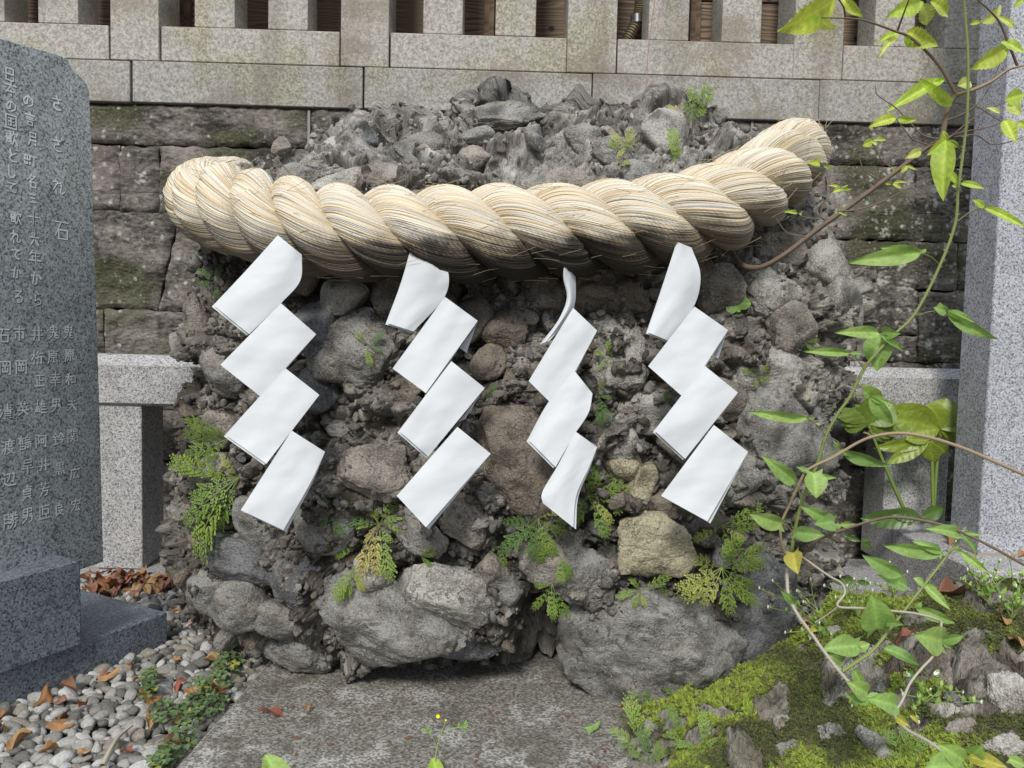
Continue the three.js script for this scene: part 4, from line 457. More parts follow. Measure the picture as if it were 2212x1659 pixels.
  // the grit between: angular chips
  const tones = ['grey', 'warm', 'brown', 'grey', 'warm', 'dark', 'pale', 'brown', 'dark'].map((k) => TONES[k]), NB = 3600, e = new THREE.Euler(), m = new THREE.Matrix4(), col = new THREE.Color();
  for (let v = 0; v < 4; v++) {
    const im = shade(new THREE.InstancedMesh(rockGeo(611 + v * 5, v === 3 ? 3 : 2, { faces: 7, lo: 0.42, sharp: 60, rough: 0.14 }), std({ color: [0.8, 0.8, 0.8], roughness: 0.95, flatShading: true }), NB)); im.name = 'grit'; im.userData.kind = 'stuff'; let c = 0;
    for (let n = 0; n < 30000 && c < NB; n++) {
      const x = 380 + R() * 1490, y = 195 + R() * 1300, den = fbm(x / 130, y / 130, 3, 3); if (den < 0 && R() < 0.8) continue; if (x > 1500 && y > 470 && R() < 0.6) continue; if (Math.hypot(x - 1190, (y - 1410) * 0.8) < 70) continue; const onS = R() < 0.2 && fbm(x / 45, y / 45, 7, 3) > 0.08, q = (onS ? stIdx : rockIdx).at(x, y); if (!q) continue;
      const top = q.p.y > 1.38; if (top && R() < 0.45) continue; const s = (0.0022 + 0.0085 * Math.pow(R(), 3.2)) * (onS ? 0.5 : 1); e.set(R() * 6, R() * 6, R() * 6); m.compose(q.p.clone().addScaledVector(q.n, s * (R() * 0.45 - 0.42)).sub(boulder.position), new THREE.Quaternion().setFromEuler(e), V(s * (1.1 + R() * .7), s * (0.8 + R() * .5), s * (0.6 + R() * 0.6))); im.setMatrixAt(c, m);
      const k = tones[Math.floor(R() * tones.length * 0.999)], d = (0.3 + R() * 0.52) * (top ? 1.45 : 1); im.setColorAt(c++, col.setRGB(k[0] * d, k[1] * d, k[2] * d));
    }
    im.count = c; boulder.add(im);
  }
}

/* ---------------------------------------------------------------- straw rope and paper streamers */
const RR = 0.112;
{
  const path = [[520, 405, -2.85], [478, 414, -2.62], [452, 424, -2.42], [450, 436, -2.27], [476, 446, -2.14], [535, 462, -2.05], [620, 484, -1.985], [740, 502, -1.94], [900, 508, -1.915], [1050, 506, -1.91], [1200, 500, -1.92], [1350, 489, -1.93], [1480, 470, -1.95], [1570, 440, -1.99], [1640, 396, -2.05], [1690, 356, -2.14], [1714, 334, -2.26], [1720, 322, -2.4], [1712, 318, -2.56], [1690, 318, -2.74]].map(([x, y, z]) => atZ(x, y, z));
  const cv = new THREE.CatmullRomCurve3(path, false, 'centripetal'), NS = 760, pts = cv.getSpacedPoints(NS), len = cv.getLength(), PITCH = 0.405;
  const rope = thing('straw_rope', 'thick twisted rope of cream straw tied around the boulder', 'rope', pts[380].clone()), T = [], Nn = [], Bn = [];
  for (let i = 0; i <= NS; i++) T.push(pts[Math.min(NS, i + 1)].clone().sub(pts[Math.max(0, i - 1)]).normalize());
  for (let i = 0; i <= NS; i++) { const n = V(0, 1, 0).addScaledVector(T[i], -T[i].y).normalize(); Nn.push(n); Bn.push(T[i].clone().cross(n)); }
  const fibre = colorTex(1024, 1024, (u, v) => { // u round the strand, v along it (0.5 m)
    const a = noise(u * 70, v * 5, 1, 70), b = noise(u * 150, v * 9, 4, 150), c = noise(u * 34, v * 3, 8, 34), d = fbm(u * 5, v * 4, 3, 4, 1), e = noise(u * 110, v * 4, 12, 110);
    let k = mix3([0.60, 0.48, 0.31], [0.84, 0.765, 0.61], clamp(0.58 + a * 0.8 + b * 0.5, 0, 1)); k = mix3(k, [0.70, 0.69, 0.66], 0.55 * sc(0.05, 0.3, c + d * .5)); k = mix3(k, [0.66, 0.46, 0.25], 0.35 * sc(0.1, 0.35, -c + d * .3)); k = mix3(k, [0.28, 0.225, 0.16], 0.6 * sc(0.3, 0.52, -a * 0.6 - e * 0.6)); return k;
  });
  const fb = grayTex(1024, 512, (u, v) => 0.5 + 0.45 * noise(u * 70, v * 5, 1, 70) + 0.3 * noise(u * 150, v * 9, 4, 150) + 0.25 * noise(u * 30, v * 2, 4, 30));
  const M = std({ map: fibre, bumpMap: fb, bumpScale: 0.006, roughness: 0.75, vertexColors: true }), rc = 0.0645, rs = 0.0545, NR = 84;
  const taper = (s) => 1 - 0.12 * sc(len - 1.15, len - 0.55, s) - 0.34 * sc(len - 0.6, len - 0.12, s) - 0.08 * sc(0.5, 0.1, s);
  const strandC = (i, k) => { const s = i / NS * len, al = 0.25 + s / PITCH * Math.PI * 2 + k * Math.PI * 2 / 3, w = taper(s) * (1 + 0.05 * noise(s * 4, k * 9, 1)); return pts[i].clone().addScaledVector(Nn[i], Math.cos(al) * rc * w).addScaledVector(Bn[i], Math.sin(al) * rc * w); };
  for (let k = 0; k < 3; k++) {
    const C = []; for (let i = 0; i <= NS; i++) C.push(strandC(i, k));
    const P = [], U = [], I = [], K = [];
    for (let i = 0; i <= NS; i++) {
      const t = C[Math.min(NS, i + 1)].clone().sub(C[Math.max(0, i - 1)]).normalize(), o = C[i].clone().sub(pts[i]).normalize(), n = o.addScaledVector(t, -o.dot(t)).normalize(), b = t.clone().cross(n), s = i / NS * len;
      for (let j = 0; j <= NR; j++) {
        const a = j / NR * Math.PI * 2, u = j / NR + s * 4.7, fw = u - Math.floor(u), h = 0.0030 * noise(fw * 60, s * 3.5, k * 5 + 2, 60) + 0.0042 * noise(fw * 24, s * 3, k * 5 + 9, 24) + 0.004 * noise(fw * 7, s * 2.4, k * 4 + 1, 7), r = taper(s) * rs * (1 + 0.03 * noise(s * 5, k * 3, 4)) + h, ca = Math.cos(a) * r, sa = Math.sin(a) * r;
        const x = C[i].x + n.x * ca + b.x * sa, y = C[i].y + n.y * ca + b.y * sa, z = C[i].z + n.z * ca + b.z * sa; P.push(x - rope.position.x, y - rope.position.y, z - rope.position.z); U.push(u, s * 2);
        // old mould plus painted-in shade on the underside, worst in the middle
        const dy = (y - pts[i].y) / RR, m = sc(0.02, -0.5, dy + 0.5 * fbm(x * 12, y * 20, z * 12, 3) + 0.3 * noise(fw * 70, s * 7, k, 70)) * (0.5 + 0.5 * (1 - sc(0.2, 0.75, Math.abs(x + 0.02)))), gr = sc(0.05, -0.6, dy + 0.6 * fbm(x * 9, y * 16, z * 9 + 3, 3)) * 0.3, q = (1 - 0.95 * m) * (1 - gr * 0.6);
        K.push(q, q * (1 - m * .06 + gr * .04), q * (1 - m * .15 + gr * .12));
        if (i && j) { const A = (i - 1) * (NR + 1) + j - 1, B = A + NR + 1; I.push(A, B, A + 1, B, B + 1, A + 1); }
      }
    }
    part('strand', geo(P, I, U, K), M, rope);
  }
  // loose straws standing off the strands
  const R = RNG(31), fz = []; for (let n = 0; n < 520; n++) { const i = Math.floor(50 + R() * 640), k = Math.floor(R() * 3), c = strandC(i, k), o = c.clone().sub(pts[i]).normalize().multiplyScalar(rs * 1.02).applyAxisAngle(T[i], (R() - 0.5) * 2.2), c2 = strandC(Math.min(NS, i + 14), k).add(o.clone().multiplyScalar(1.0)), L = 0.03 + R() * 0.05, d = T[i].clone().multiplyScalar(R() < .5 ? 1 : -1).add(V((R() - .5) * .5, (R() - .35) * 0.6, (R() - .3) * .5)).normalize(), p0 = c.add(o); fz.push(tube([p0, p0.clone().addScaledVector(d, L * 0.5).addScaledVector(o, 0.05 * R()), p0.clone().addScaledVector(d, L).addScaledVector(o, 0.12 * R())].map((q) => q.sub(rope.position)), 0.0006, 3, 4)); }
  const m = part('loose_straw', mergeGeometries(fz), std({ color: [0.66, 0.55, 0.36], roughness: 0.8 }), rope); m.userData.kind = 'stuff';
}
{
  const pb = grayTex(256, 256, (u, v) => 0.5 + fbm(u * 5, v * 5, 2, 4, 5) * 0.6 + noise(u * 60, v * 60, 3, 60) * 0.08);
  const M = new THREE.MeshPhysicalMaterial({ color: rgb(0.69, 0.72, 0.755), roughness: 0.75, bumpMap: pb, bumpScale: 0.001, side: THREE.DoubleSide });
  function sheet(le, re, z0, z1, seed, o = {}) { // left and right edges as photo points; a folded sheet of paper with two layers
    const n = 18, m = 10, G = [], ed = (E, t) => { const k = t * (E.length - 1), i = Math.min(E.length - 2, Math.floor(k)); const c = new THREE.CatmullRomCurve3(E.map((q) => V(q[0], q[1], q[2] ?? 0))); return E.length > 2 ? c.getPoint(t) : V(lerp(E[0][0], E[1][0], t), lerp(E[0][1], E[1][1], t), lerp(E[0][2] ?? 0, E[1][2] ?? 0, t)); };
    for (let L = 0; L < (o.layers ?? 2); L++) {
      const P = [], U = [], I = [], sl = L * (o.slip ?? 5), row = (side) => { const st = P.length / 3;
        for (let i = 0; i <= n; i++) for (let j = 0; j <= m; j++) {
          const t = i / n, s = j / m, a = ed(le, t), b = ed(re, t), px = lerp(a.x, b.x, s) + sl * (seed % 2 ? -0.9 : 0.7) * t, py = lerp(a.y, b.y, s) + sl * 0.5 * t, z = lerp(z0, z1, t) + lerp(a.z, b.z, s) - L * (0.002 + 0.009 * t * (o.gape ?? 1)) + (o.bow ?? 0.006) * Math.sin(Math.PI * s) * (1 - 0.5 * t) + 0.006 * noise(t * 2.2, s * 2, seed * 3.7) + 0.0012 * noise(t * 9 + s * 4, s * 7, seed * 2.1) + (o.twist ?? 0) * (s - 0.5) * t, w = atZ(px, py, z - side * 0.0003);
          P.push(w.x, w.y, w.z); U.push(s * 0.6 + seed * 0.13, t * 0.9);
        }
        for (let i = 0; i < n; i++) for (let j = 0; j < m; j++) { const A = st + i * (m + 1) + j, B = A + m + 1; side ? I.push(A, A + 1, B, A + 1, B + 1, B) : I.push(A, B, A + 1, A + 1, B, B + 1); } return st; };
      const f = row(0), b = row(1), rim = []; for (let j = 0; j <= m; j++) rim.push(j); for (let i = 1; i <= n; i++) rim.push(i * (m + 1) + m); for (let j = m - 1; j >= 0; j--) rim.push(n * (m + 1) + j); for (let i = n - 1; i > 0; i--) rim.push(i * (m + 1));
      for (let i = 0; i < rim.length; i++) { const p = rim[i], q = rim[(i + 1) % rim.length]; I.push(f + p, b + p, f + q, f + q, b + p, b + q); }
      G.push(geo(P, I, U));
    }
    return G.length > 1 ? mergeGeometries(G) : G[0];
  }
  const S = [
    ['white zigzag paper streamer, leftmost of the four under the rope', [[600, 508], [530, 587], [462, 660]], [[652, 550, .012], [649, 605, .01], [609, 653], [538, 722]], [[607, 655], [476, 788]], [[683, 722], [562, 856]], [[616, 795], [488, 940]], [[690, 853], [575, 1002]], [[630, 930], [520, 1102]], [[702, 976], [672, 1040], [612, 1145]]],
    ['white zigzag paper streamer, second from the left, hanging over the brown egg-shaped stone', [[893, 515], [868, 610], [837, 698]], [[940, 530, .01], [969, 592, .01], [962, 638], [893, 716]], [[961, 641], [848, 796]], [[1032, 693], [920, 849]], [[975, 780], [863, 932]], [[1047, 838], [925, 986]], [[988, 922], [857, 1071]], [[1060, 980], [920, 1139]]],
    ['white zigzag paper streamer, third from the left, its top sheet turned edge-on', [[1222, 528], [1218, 600], [1227, 640], [1212, 685], [1170, 742]], [[1240, 540, -.05], [1243, 590, -.05], [1240, 665, -.03], [1215, 705, -.02], [1186, 736]], [[1238, 665], [1195, 735], [1142, 823]], [[1290, 714], [1200, 881]], [[1240, 800], [1185, 870], [1142, 951]], [[1280, 850], [1272, 890], [1240, 940], [1200, 1009]], [[1243, 932], [1205, 1005], [1170, 1068], [1172, 1086]], [[1290, 966], [1272, 1010], [1245, 1070], [1238, 1139]]],
    ['white zigzag paper streamer, rightmost of the four, above the yellowish stone', [[1462, 522], [1430, 625], [1400, 718]], [[1494, 535, .01], [1513, 592, .01], [1502, 655], [1444, 736]], [[1500, 662], [1400, 791]], [[1573, 713], [1477, 859]], [[1522, 790], [1415, 931]], [[1594, 848], [1480, 991]], [[1542, 918], [1428, 1071]], [[1616, 976], [1528, 1126]]]];
  S.forEach(([label, ...e], i) => {
    const top = atZ(e[0][0][0], e[0][0][1], -1.86), t = thing('paper_streamer', label, 'paper streamer', top, null);
    for (let k = 0; k < 4; k++) {
      const z0 = k === 0 ? -1.845 : -1.838 + k * 0.009, z1 = z0 + (k === 0 ? 0.0 : 0.002), g = sheet(e[k * 2], e[k * 2 + 1], z0, z1, i * 4 + k + 1, { bow: k === 0 ? 0.012 : 0.005, layers: 2, slip: k === 3 ? 9 : 5, gape: k === 3 ? 1.4 : 0.6, twist: [0.006, -0.006, 0.01, -0.008][(i + k) % 4] });
      g.translate(-top.x, -top.y, -top.z); part('paper_fold', g, M, t);
    }
    if (i === 1 || i === 3) for (const [a, b, c, d] of i === 1 ? [[[1032, 694], [1026, 735]], [[1006, 752], [1012, 762]], 0, 0] && [[[1033, 695], [993, 752], [1030, 698], [1008, 762]], [[1047, 839], [990, 912], [1044, 842], [1005, 905]]] : [[[1573, 714], [1535, 765], [1570, 716], [1552, 775]]]) part('paper_fold', sheet([a, b], [c, d], -1.85, -1.86, 40 + i, { layers: 1 }).translate(-top.x, -top.y, -top.z), M, t);
  });
}
/* ---------------------------------------------------------------- leaf and fern builders */
function leafGeo(o = {}) { // base at the origin, one unit long along y, face towards z
  const n = o.rows ?? 16, P = [], I = [], C = [], U = [], wm = o.w ?? 0.3, pk = o.peak ?? 0.38, fold = o.fold ?? 0.18, arc = o.arc ?? 0.5, se = o.serr ?? 0, heart = o.heart ?? 0, R = RNG(o.seed ?? 1), cols = [-1, -0.66, -0.33, 0, 0.33, 0.66, 1], ph = R() * 6;
  for (let i = 0; i <= n; i++) {
    const t = i / n; let w = wm * Math.pow(Math.sin(Math.PI * Math.pow(t, Math.log(0.5) / Math.log(pk))), o.pow ?? 0.85); if (heart) w = Math.max(w, wm * heart * (1 - t * 2.4)); if (i === 0 && !heart) w = 0.012; if (i === n) w = 0.002;
    const sv = se ? (i % 2 ? 1 + se : 1 - se) : 1, a = arc * (t - 0.15), y = t - arc * arc * t * t * 0.16;
    cols.forEach((c) => {
      const e = Math.abs(c), x = c * w * (e > 0.9 ? sv : 1), z = e * w * fold * 2 - arc * t * t * 0.5 + (o.wave ?? 0.03) * Math.sin(t * 9 + ph + c * 2) * e + (o.vein ?? 0.006) * Math.sin(t * 46 - e * 5) * (e > 0.1 ? 1 : 0);
      P.push(x, y - e * (o.swept ?? 0.0) + (heart && i === 0 ? -heart * wm * 0.5 * e : 0), z); U.push(c * 0.5 + 0.5, t); const k = e < 0.1 ? 1.28 : 0.96 + 0.10 * Math.sin(t * 46 - e * 5) - 0.06 * e; C.push(k, k, k * (e < 0.1 ? 1.1 : 1));
    });
    if (i) for (let j = 0; j < 6; j++) { const A = (i - 1) * 7 + j, B = A + 7; I.push(A, A + 1, B, B, A + 1, B + 1); }
  }
  return geo(P, I, U, C);
}
function leafMatrix(b, t, wide = 1, roll = 0, flip = 1) { // from base to tip, its face turned by roll from facing the path
  const y = t.clone().sub(b), L = y.length(); y.normalize(); const c = camera.position.clone().sub(b).normalize(); let z = c.addScaledVector(y, -c.dot(y)).normalize(); z.applyAxisAngle(y, roll); const x = y.clone().cross(z);
  return new THREE.Matrix4().makeBasis(x.multiplyScalar(L * wide), y.multiplyScalar(L), z.multiplyScalar(L * flip)).setPosition(b);
}
function putLeaf(parent, g, mat, b, t, wide, roll, name = 'leaf', label) { const m = part(name, g, mat, parent, label), M = leafMatrix(b, t, wide, roll); M.elements[12] -= parent.position.x; M.elements[13] -= parent.position.y; M.elements[14] -= parent.position.z; M.decompose(m.position, m.quaternion, m.scale); return m; }
function frondGeo(seed, N = 8) {
  const R = RNG(seed), P = [], I = [], C = [], bend = 0.55 + R() * 0.5, side = (R() - 0.5) * 0.3;
  const map = (x, y, z) => { const a = y * bend; return [x + side * y * y, Math.sin(a) / bend + z * Math.sin(a) * 0, -(1 - Math.cos(a)) / bend + z]; };
  const put = (x, y, z, k) => { P.push(...map(x, y, z)); C.push(k, k * (1.0), k * 0.9); return P.length / 3 - 1; };
  for (let i = 0; i < 12; i++) { const a = i / 12, b = (i + 1) / 12, w = 0.009 * (1.2 - a); const q = put(-w, a, 0.006, 0.8), r = put(w, a, 0.006, .8), s = put(-w, b, 0.006, .8), t = put(w, b, .006, .8); I.push(q, r, s, s, r, t); }
  const leaflet = (ox, oy, oz, ax, ay, L, k) => { const nx = -ay, ny = ax, w = L * 0.37, a = put(ox, oy, oz, k), b = put(ox + ax * L * 0.55 + nx * w, oy + ay * L * 0.55 + ny * w, oz + L * 0.12, k), c = put(ox + ax * L, oy + ay * L, oz, k * 1.06), d = put(ox + ax * L * 0.55 - nx * w, oy + ay * L * 0.55 - ny * w, oz + L * 0.12, k), e = put(ox + ax * L * 0.85 + nx * w * 0.75, oy + ay * L * .85 + ny * w * 0.75, oz + L * .05, k), f = put(ox + ax * L * 0.85 - nx * w * 0.75, oy + ay * L * .85 - ny * w * .75, oz + L * .05, k); I.push(a, f, d, a, e, f, a, b, e, e, c, f); I.push(); I.push(a, d, f); };
  for (let i = 1; i <= N; i++) {
    const t = 0.12 + 0.86 * i / N, len = 0.25 * Math.pow(Math.sin(Math.PI * Math.pow(1 - t * 0.93, 0.75)), 0.9) * (0.85 + R() * 0.3);
    for (const s of [-1, 1]) {
      const ang = 0.95 - 0.45 * t + (R() - 0.5) * 0.25, ax = s * Math.sin(ang), ay = Math.cos(ang), m = Math.max(2, Math.round(3 * len / 0.2)), zt = (R() - 0.5) * 0.3;
      for (let j = 0; j < m; j++) { const d = len * (0.18 + 0.72 * j / m), L = len * 0.33 * (1.05 - 0.55 * j / m), k = 0.8 + 0.35 * R(); for (const q of [-1, 1]) { const b = ang * s + q * 0.72; leaflet(ax * d, t + ay * d, zt * d, Math.sin(b), Math.cos(b), L, k); } }
      leaflet(ax * len * 0.82, t + ay * len * 0.82, zt * len, ax, ay, len * 0.3, 1.1);
    }
  }
  leaflet(0, 0.98, 0, 0, 1, 0.05, 1.1); return geo(P, I, null, C);
}
const FRONDS = [1, 2, 3, 4, 5, 6].map((i) => frondGeo(i * 17, 6 + i % 2));
const M_fern = [leafMat([0.20, 0.32, 0.06], 0.35), leafMat([0.29, 0.42, 0.08], 0.38), leafMat([0.45, 0.50, 0.13], 0.38), leafMat([0.66, 0.60, 0.25], 0.35), leafMat([0.12, 0.22, 0.06], 0.3)];
let fernN = 0;
function fern(idx, x, y, list, tone, label, lift = 0.45) { // list: angle from upright, length on the photograph, tone
  let q = idx.at(x, y); if (!q) return; if (idx === rockIdx) { const s = stIdx.at(x, y); if (s && s.d < q.d && Math.hypot(proj(s.p.x, s.p.y, s.p.z)[0] - x, proj(s.p.x, s.p.y, s.p.z)[1] - y) < 12) q = s; } const n = q.n.clone().lerp(V(0, 0.15, 1), 0.55).normalize(), t = thing('fern', label, 'fern', q.p, 'small ferns rooted in the rock'), R = RNG(400 + fernN++ * 13); delete t.userData.group;
  for (const [a, L, c] of list) {
    const r = a * Math.PI / 180, d = RIGHT.clone().multiplyScalar(Math.sin(r)).addScaledVector(UPV, Math.cos(r)); d.addScaledVector(n, lift + R() * 0.35).normalize(); const z = n.clone().addScaledVector(d, -n.dot(d)).normalize().applyAxisAngle(d, (R() - 0.5) * 0.9), X = d.clone().cross(z), s = L / FX * q.d * 0.92;
    const m = part('frond', FRONDS[Math.floor(R() * 6)], M_fern[c ?? tone], t); m.quaternion.copy(basis(X, d, z)); m.scale.set(s * 0.95, s, s);
  }
  return t;
}
/* ---------------------------------------------------------------- mossy rock in the right foreground */
let mossIdx;
const mossH = (x, z) => {
  const c = tab([[0.16, -0.08], [0.24, -0.01], [0.3, 0.03], [0.38, 0.05], [0.46, 0.065], [0.62, 0.095], [0.775, 0.165], [0.93, 0.265], [1.13, 0.315], [1.4, 0.335], [1.7, 0.33]], x + 0.025 * noise(z * 6, 3, 1)), b = lerp(-1.95, -2.12, sc(0.5, 1.0, x));
  const g = z > b ? 1 + 0.55 * sc(0.75, 0.35, x) * sc(b, -1.6, z) - 0.34 * sc(b, -1.3, z) - 0.66 * sc(-1.42, -1.02, z) : 1 - sc(0, 0.2, b - z); return c * g;
};
const mound = thing('mossy_rock', 'low rough grey rock covered with bright green moss, in the right foreground', 'rock', V(0.9, 0, -1.75));
{
  const NX = 420, NZ = 330, P = [], I = [], C = [], U = [], mask = new Float32Array((NX + 1) * (NZ + 1));
  for (let j = 0; j <= NZ; j++) for (let i = 0; i <= NX; i++) {
    let x = lerp(0.12, 1.75, i / NX), z = lerp(-2.36, -0.95, j / NZ), h = mossH(x, z); const inn = sc(-0.02, 0.09, h);
    worley(x * 9, 1.5, z * 9); const e1 = WO[1] - WO[0], i1 = WO[2]; worley(x * 24, h * 10, z * 24); const e2 = WO[1] - WO[0], i2 = WO[2]; worley(x * 60, h * 20, z * 60); const e3 = WO[1] - WO[0];
    const f = fbm(x * 5, z * 5, 3, 4), rk = fbm(x * 3.1 + 4, z * 3.1, 9, 4) + 0.25 * f; let ms = sc(-0.2, 0.02, -rk * 1.2 + 0.08 - 0.2 * sc(0.8, 1.2, x) + (x < 0.8 && z > -1.9 ? 0.12 : 0) + 0.25 * noise(x * 16, z * 16, 8) - (z > -1.5 ? 0.1 : 0)) * inn; if (i1 > 0.8 && e1 > 0.12) ms *= 0.15; if (h < 0.06) ms *= 0.4;
    const pl = (s, A, B) => { worley(x * s, h * s * 0.6, z * s); const id = WO[2], q = id * 81.7; return A * (((id * 91.7) % 1) - 0.5) - B * (Math.cos(q) * WO[3] + Math.sin(q * 2.3) * WO[5]) - A * 0.5 * (1 - sc(0, 0.2, WO[1] - WO[0])); }, bare = 1 - ms * 0.75;
    h += inn * (0.05 * f + bare * (pl(10, 0.03, 0.02) + pl(25, 0.016, 0.012) + pl(60, 0.007, 0.006)) + 0.02 * (1 - bare) * (sc(0, .4, e1) - .5) + 0.014 * ms + 0.007 * noise(x * 70, z * 70, 2) + 0.012 * bare * fbm(x * 26, z * 26, 6, 3));
    const X = x + 0.02 * noise(x * 12, z * 12, 5) * inn, Z = z + 0.02 * noise(x * 12, z * 12, 15) * inn; P.push(X - 0.9, h - 0.03 * (1 - inn), Z + 1.75); U.push(x, z); mask[j * (NX + 1) + i] = ms;
    let c = mix3([0.17, 0.15, 0.125], [0.43, 0.415, 0.39], clamp(0.3 + 0.5 * i2 + f + 0.3 * (i1 - 0.5), 0, 1)); c = mix3(c, [0.085, 0.066, 0.045], 0.7 * sc(0.0, 0.25, fbm(x * 8, z * 8, 30, 3))); c = mix3(c, mul3([0.12, 0.15, 0.03], 1 + f), ms * 0.92); C.push(...c);
    if (i && j) { const k = j * (NX + 1) + i; I.push(k, k - 1, k - NX - 2, k, k - NX - 2, k - NX - 1); }
  }
  const g = geo(P, I, U, C); if (g.attributes.normal.getY(40 * NX) < 0) { const ix = g.index.array; for (let i = 0; i < ix.length; i += 3) { const t = ix[i]; ix[i] = ix[i + 1]; ix[i + 1] = t; } g.computeVertexNormals(); }
  part('rock_body', g, std({ color: [1, 1, 1], map: rep(stoneTex, 2.2), vertexColors: true, bumpMap: rep(stoneBump, 2.6), bumpScale: 0.014, roughness: 0.97 }), mound);
  const W = Float32Array.from(P); for (let i = 0; i < W.length; i += 3) { W[i] += 0.9; W[i + 2] -= 1.75; } const Nn = Float32Array.from(g.attributes.normal.array); mossIdx = new PxIndex(W, Nn);
  // moss: feathery sprigs in thousands
  const R = RNG(91), bp = [], bi = [], bc = []; for (let k = 0; k < 6; k++) { const a = k * 1.05 + R(), tl = 0.5 + R() * 0.5, c = Math.cos(a), s = Math.sin(a), o = bp.length / 3, w = 0.16; bp.push(-s * w, 0, c * w, s * w, 0, -c * w, c * 0.45 * tl - s * w * .8, 0.55 * tl, s * 0.45 * tl + c * w * .8, c * .45 * tl + s * w * .8, .55 * tl, s * .45 * tl - c * w * .8, c * 0.95 * tl, 0.85 * tl, s * 0.95 * tl); bi.push(o, o + 1, o + 2, o + 2, o + 1, o + 3, o + 2, o + 3, o + 4); for (const q of [0.55, 0.55, 0.95, .95, 1.25]) bc.push(q, q, q); }
  const NM = 75000, im = shade(new THREE.InstancedMesh(geo(bp, bi, null, bc), new THREE.MeshPhysicalMaterial({ color: rgb(1, 1, 1), vertexColors: true, roughness: 0.8, transmission: 0.35, thickness: 0, side: THREE.DoubleSide }), NM)); im.name = 'moss'; im.userData.kind = 'stuff'; const M = new THREE.Matrix4(), q0 = new THREE.Quaternion(), up = V(0, 1, 0), col = new THREE.Color(); let c = 0;
  for (let n = 0; n < 400000 && c < NM; n++) {
    const i = Math.floor(R() * (NX - 1)), j = Math.floor(R() * (NZ - 1)), k = j * (NX + 1) + i; if (mask[k] < 0.15 + R() * 0.75) continue; const x = W[k * 3], z = W[k * 3 + 2]; const nn = V(Nn[k * 3], Nn[k * 3 + 1], Nn[k * 3 + 2]); const pr = proj(x, W[k * 3 + 1], z); if (pr[0] > 2260 || pr[1] > 1720) continue;
    const lush = sc(-0.12, 0.25, fbm(x * 5, z * 5, 50, 4) + 0.06 - 0.12 * sc(0.75, 1.1, x)), s = (0.007 + 0.008 * R()) * (0.6 + 0.65 * lush); q0.setFromUnitVectors(up, nn.add(V((R() - .5) * .7, 0.3, (R() - .5) * .7)).normalize()).multiply(new THREE.Quaternion().setFromAxisAngle(up, R() * 6.28));
    M.compose(V(x + (R() - .5) * 0.006 - 0.9, W[k * 3 + 1] - 0.001, z + (R() - .5) * 0.006 + 1.75), q0, V(s, s * (0.8 + R() * .7), s)); im.setMatrixAt(c, M); const t = mix3([0.075, 0.092, 0.022], [0.38, 0.49, 0.055], clamp(lush * 0.95 + (R() - .5) * 0.6, 0, 1)), u = R() < 0.14 ? [0.2, 0.15, 0.06] : t; im.setColorAt(c++, col.setRGB(...u));
  }
  im.count = c; mound.add(im);
  const S = [[1799, 1576, 24, 22], [1884, 1604, 40, 36], [1684, 1571, 24, 30], [1916, 1639, 28, 32], [1846, 1531, 18, 22], [1899, 1489, 16, 17], [2084, 1581, 34, 24], [2171, 1506, 40, 60], [1804, 1359, 22, 18], [1518, 1506, 36, 22], [1431, 1541, 24, 20], [1343, 1614, 18, 26], [1406, 1569, 15, 18], [1690, 1630, 40, 24], [1730, 1405, 20, 12], [2180, 1620, 44, 36], [1345, 1650, 28, 20], [2060, 1500, 18, 14]];
  S.forEach(([x, y, w, h], i) => { const q = mossIdx.at(x, y); if (!q) return; const k = q.d / FX, gg = rockGeo(2000 + i * 3, 12, { faces: 11, lo: 0.58, sharp: 24, rough: 0.13, chip: 0.12 }), u = gg.attributes.uv; for (let a = 0; a < u.count; a++) u.setXY(a, u.getX(a) * 0.04 + i * .2, u.getY(a) * 0.04 + i * .13); const m = part('stone', gg, M_st[['pale', 'grey', 'warm', 'pale'][i % 4]], mound), n = q.n.clone().lerp(V(0, .2, 1), 0.3).normalize(), X = RIGHT.clone().addScaledVector(n, -n.dot(RIGHT)).normalize(); m.quaternion.copy(basis(X, n.clone().cross(X), n)); m.scale.set(w * k * 0.95, h * k * 0.95, Math.min(w, h) * k * 0.7); m.position.copy(q.p).addScaledVector(n, -Math.min(w, h) * k * 0.34).sub(mound.position); });
}
/* ---------------------------------------------------------------- ferns */
const RK = rockIdx;
fern(RK, 512, 1032, [[-70, 150, 1], [-105, 110], [-128, 150], [-142, 185, 1], [-158, 120], [-35, 60, 2], [-90, 70, 2]], 0, 'largest fern, spreading over the left edge of the boulder beside the lowest left paper');
fern(RK, 492, 945, [[-60, 95, 1], [-85, 90], [-110, 95], [-135, 70, 1], [-45, 40]], 0, 'fern on the left edge of the boulder, just above the largest fern');
fern(RK, 458, 612, [[-40, 45, 4], [20, 40], [-100, 40], [170, 40]], 4, 'tiny fern tuft at the upper left edge of the boulder beneath the rope');
fern(RK, 820, 1130, [[-32, 100, 2], [-80, 100, 4], [-100, 60], [40, 85, 1], [75, 70, 1], [-160, 120, 3], [-175, 110, 3], [170, 120], [150, 50], [95, 60], [-15, 55, 1], [-140, 50, 3]], 1, 'green and yellow fern below the second paper streamer');
fern(RK, 775, 1182, [[-80, 75, 1], [-100, 60], [-60, 40]], 1, 'fern with leftward fronds just beneath the green and yellow one');
fern(RK, 765, 1215, [[-170, 80, 1], [-150, 85, 1], [170, 60, 2]], 1, 'fern hanging straight down between two grey stones at lower left');
fern(RK, 792, 745, [[-45, 40, 1], [60, 45, 4], [175, 50, 1], [110, 40, 4]], 1, 'small fern between the first and second paper streamers, high on the boulder');
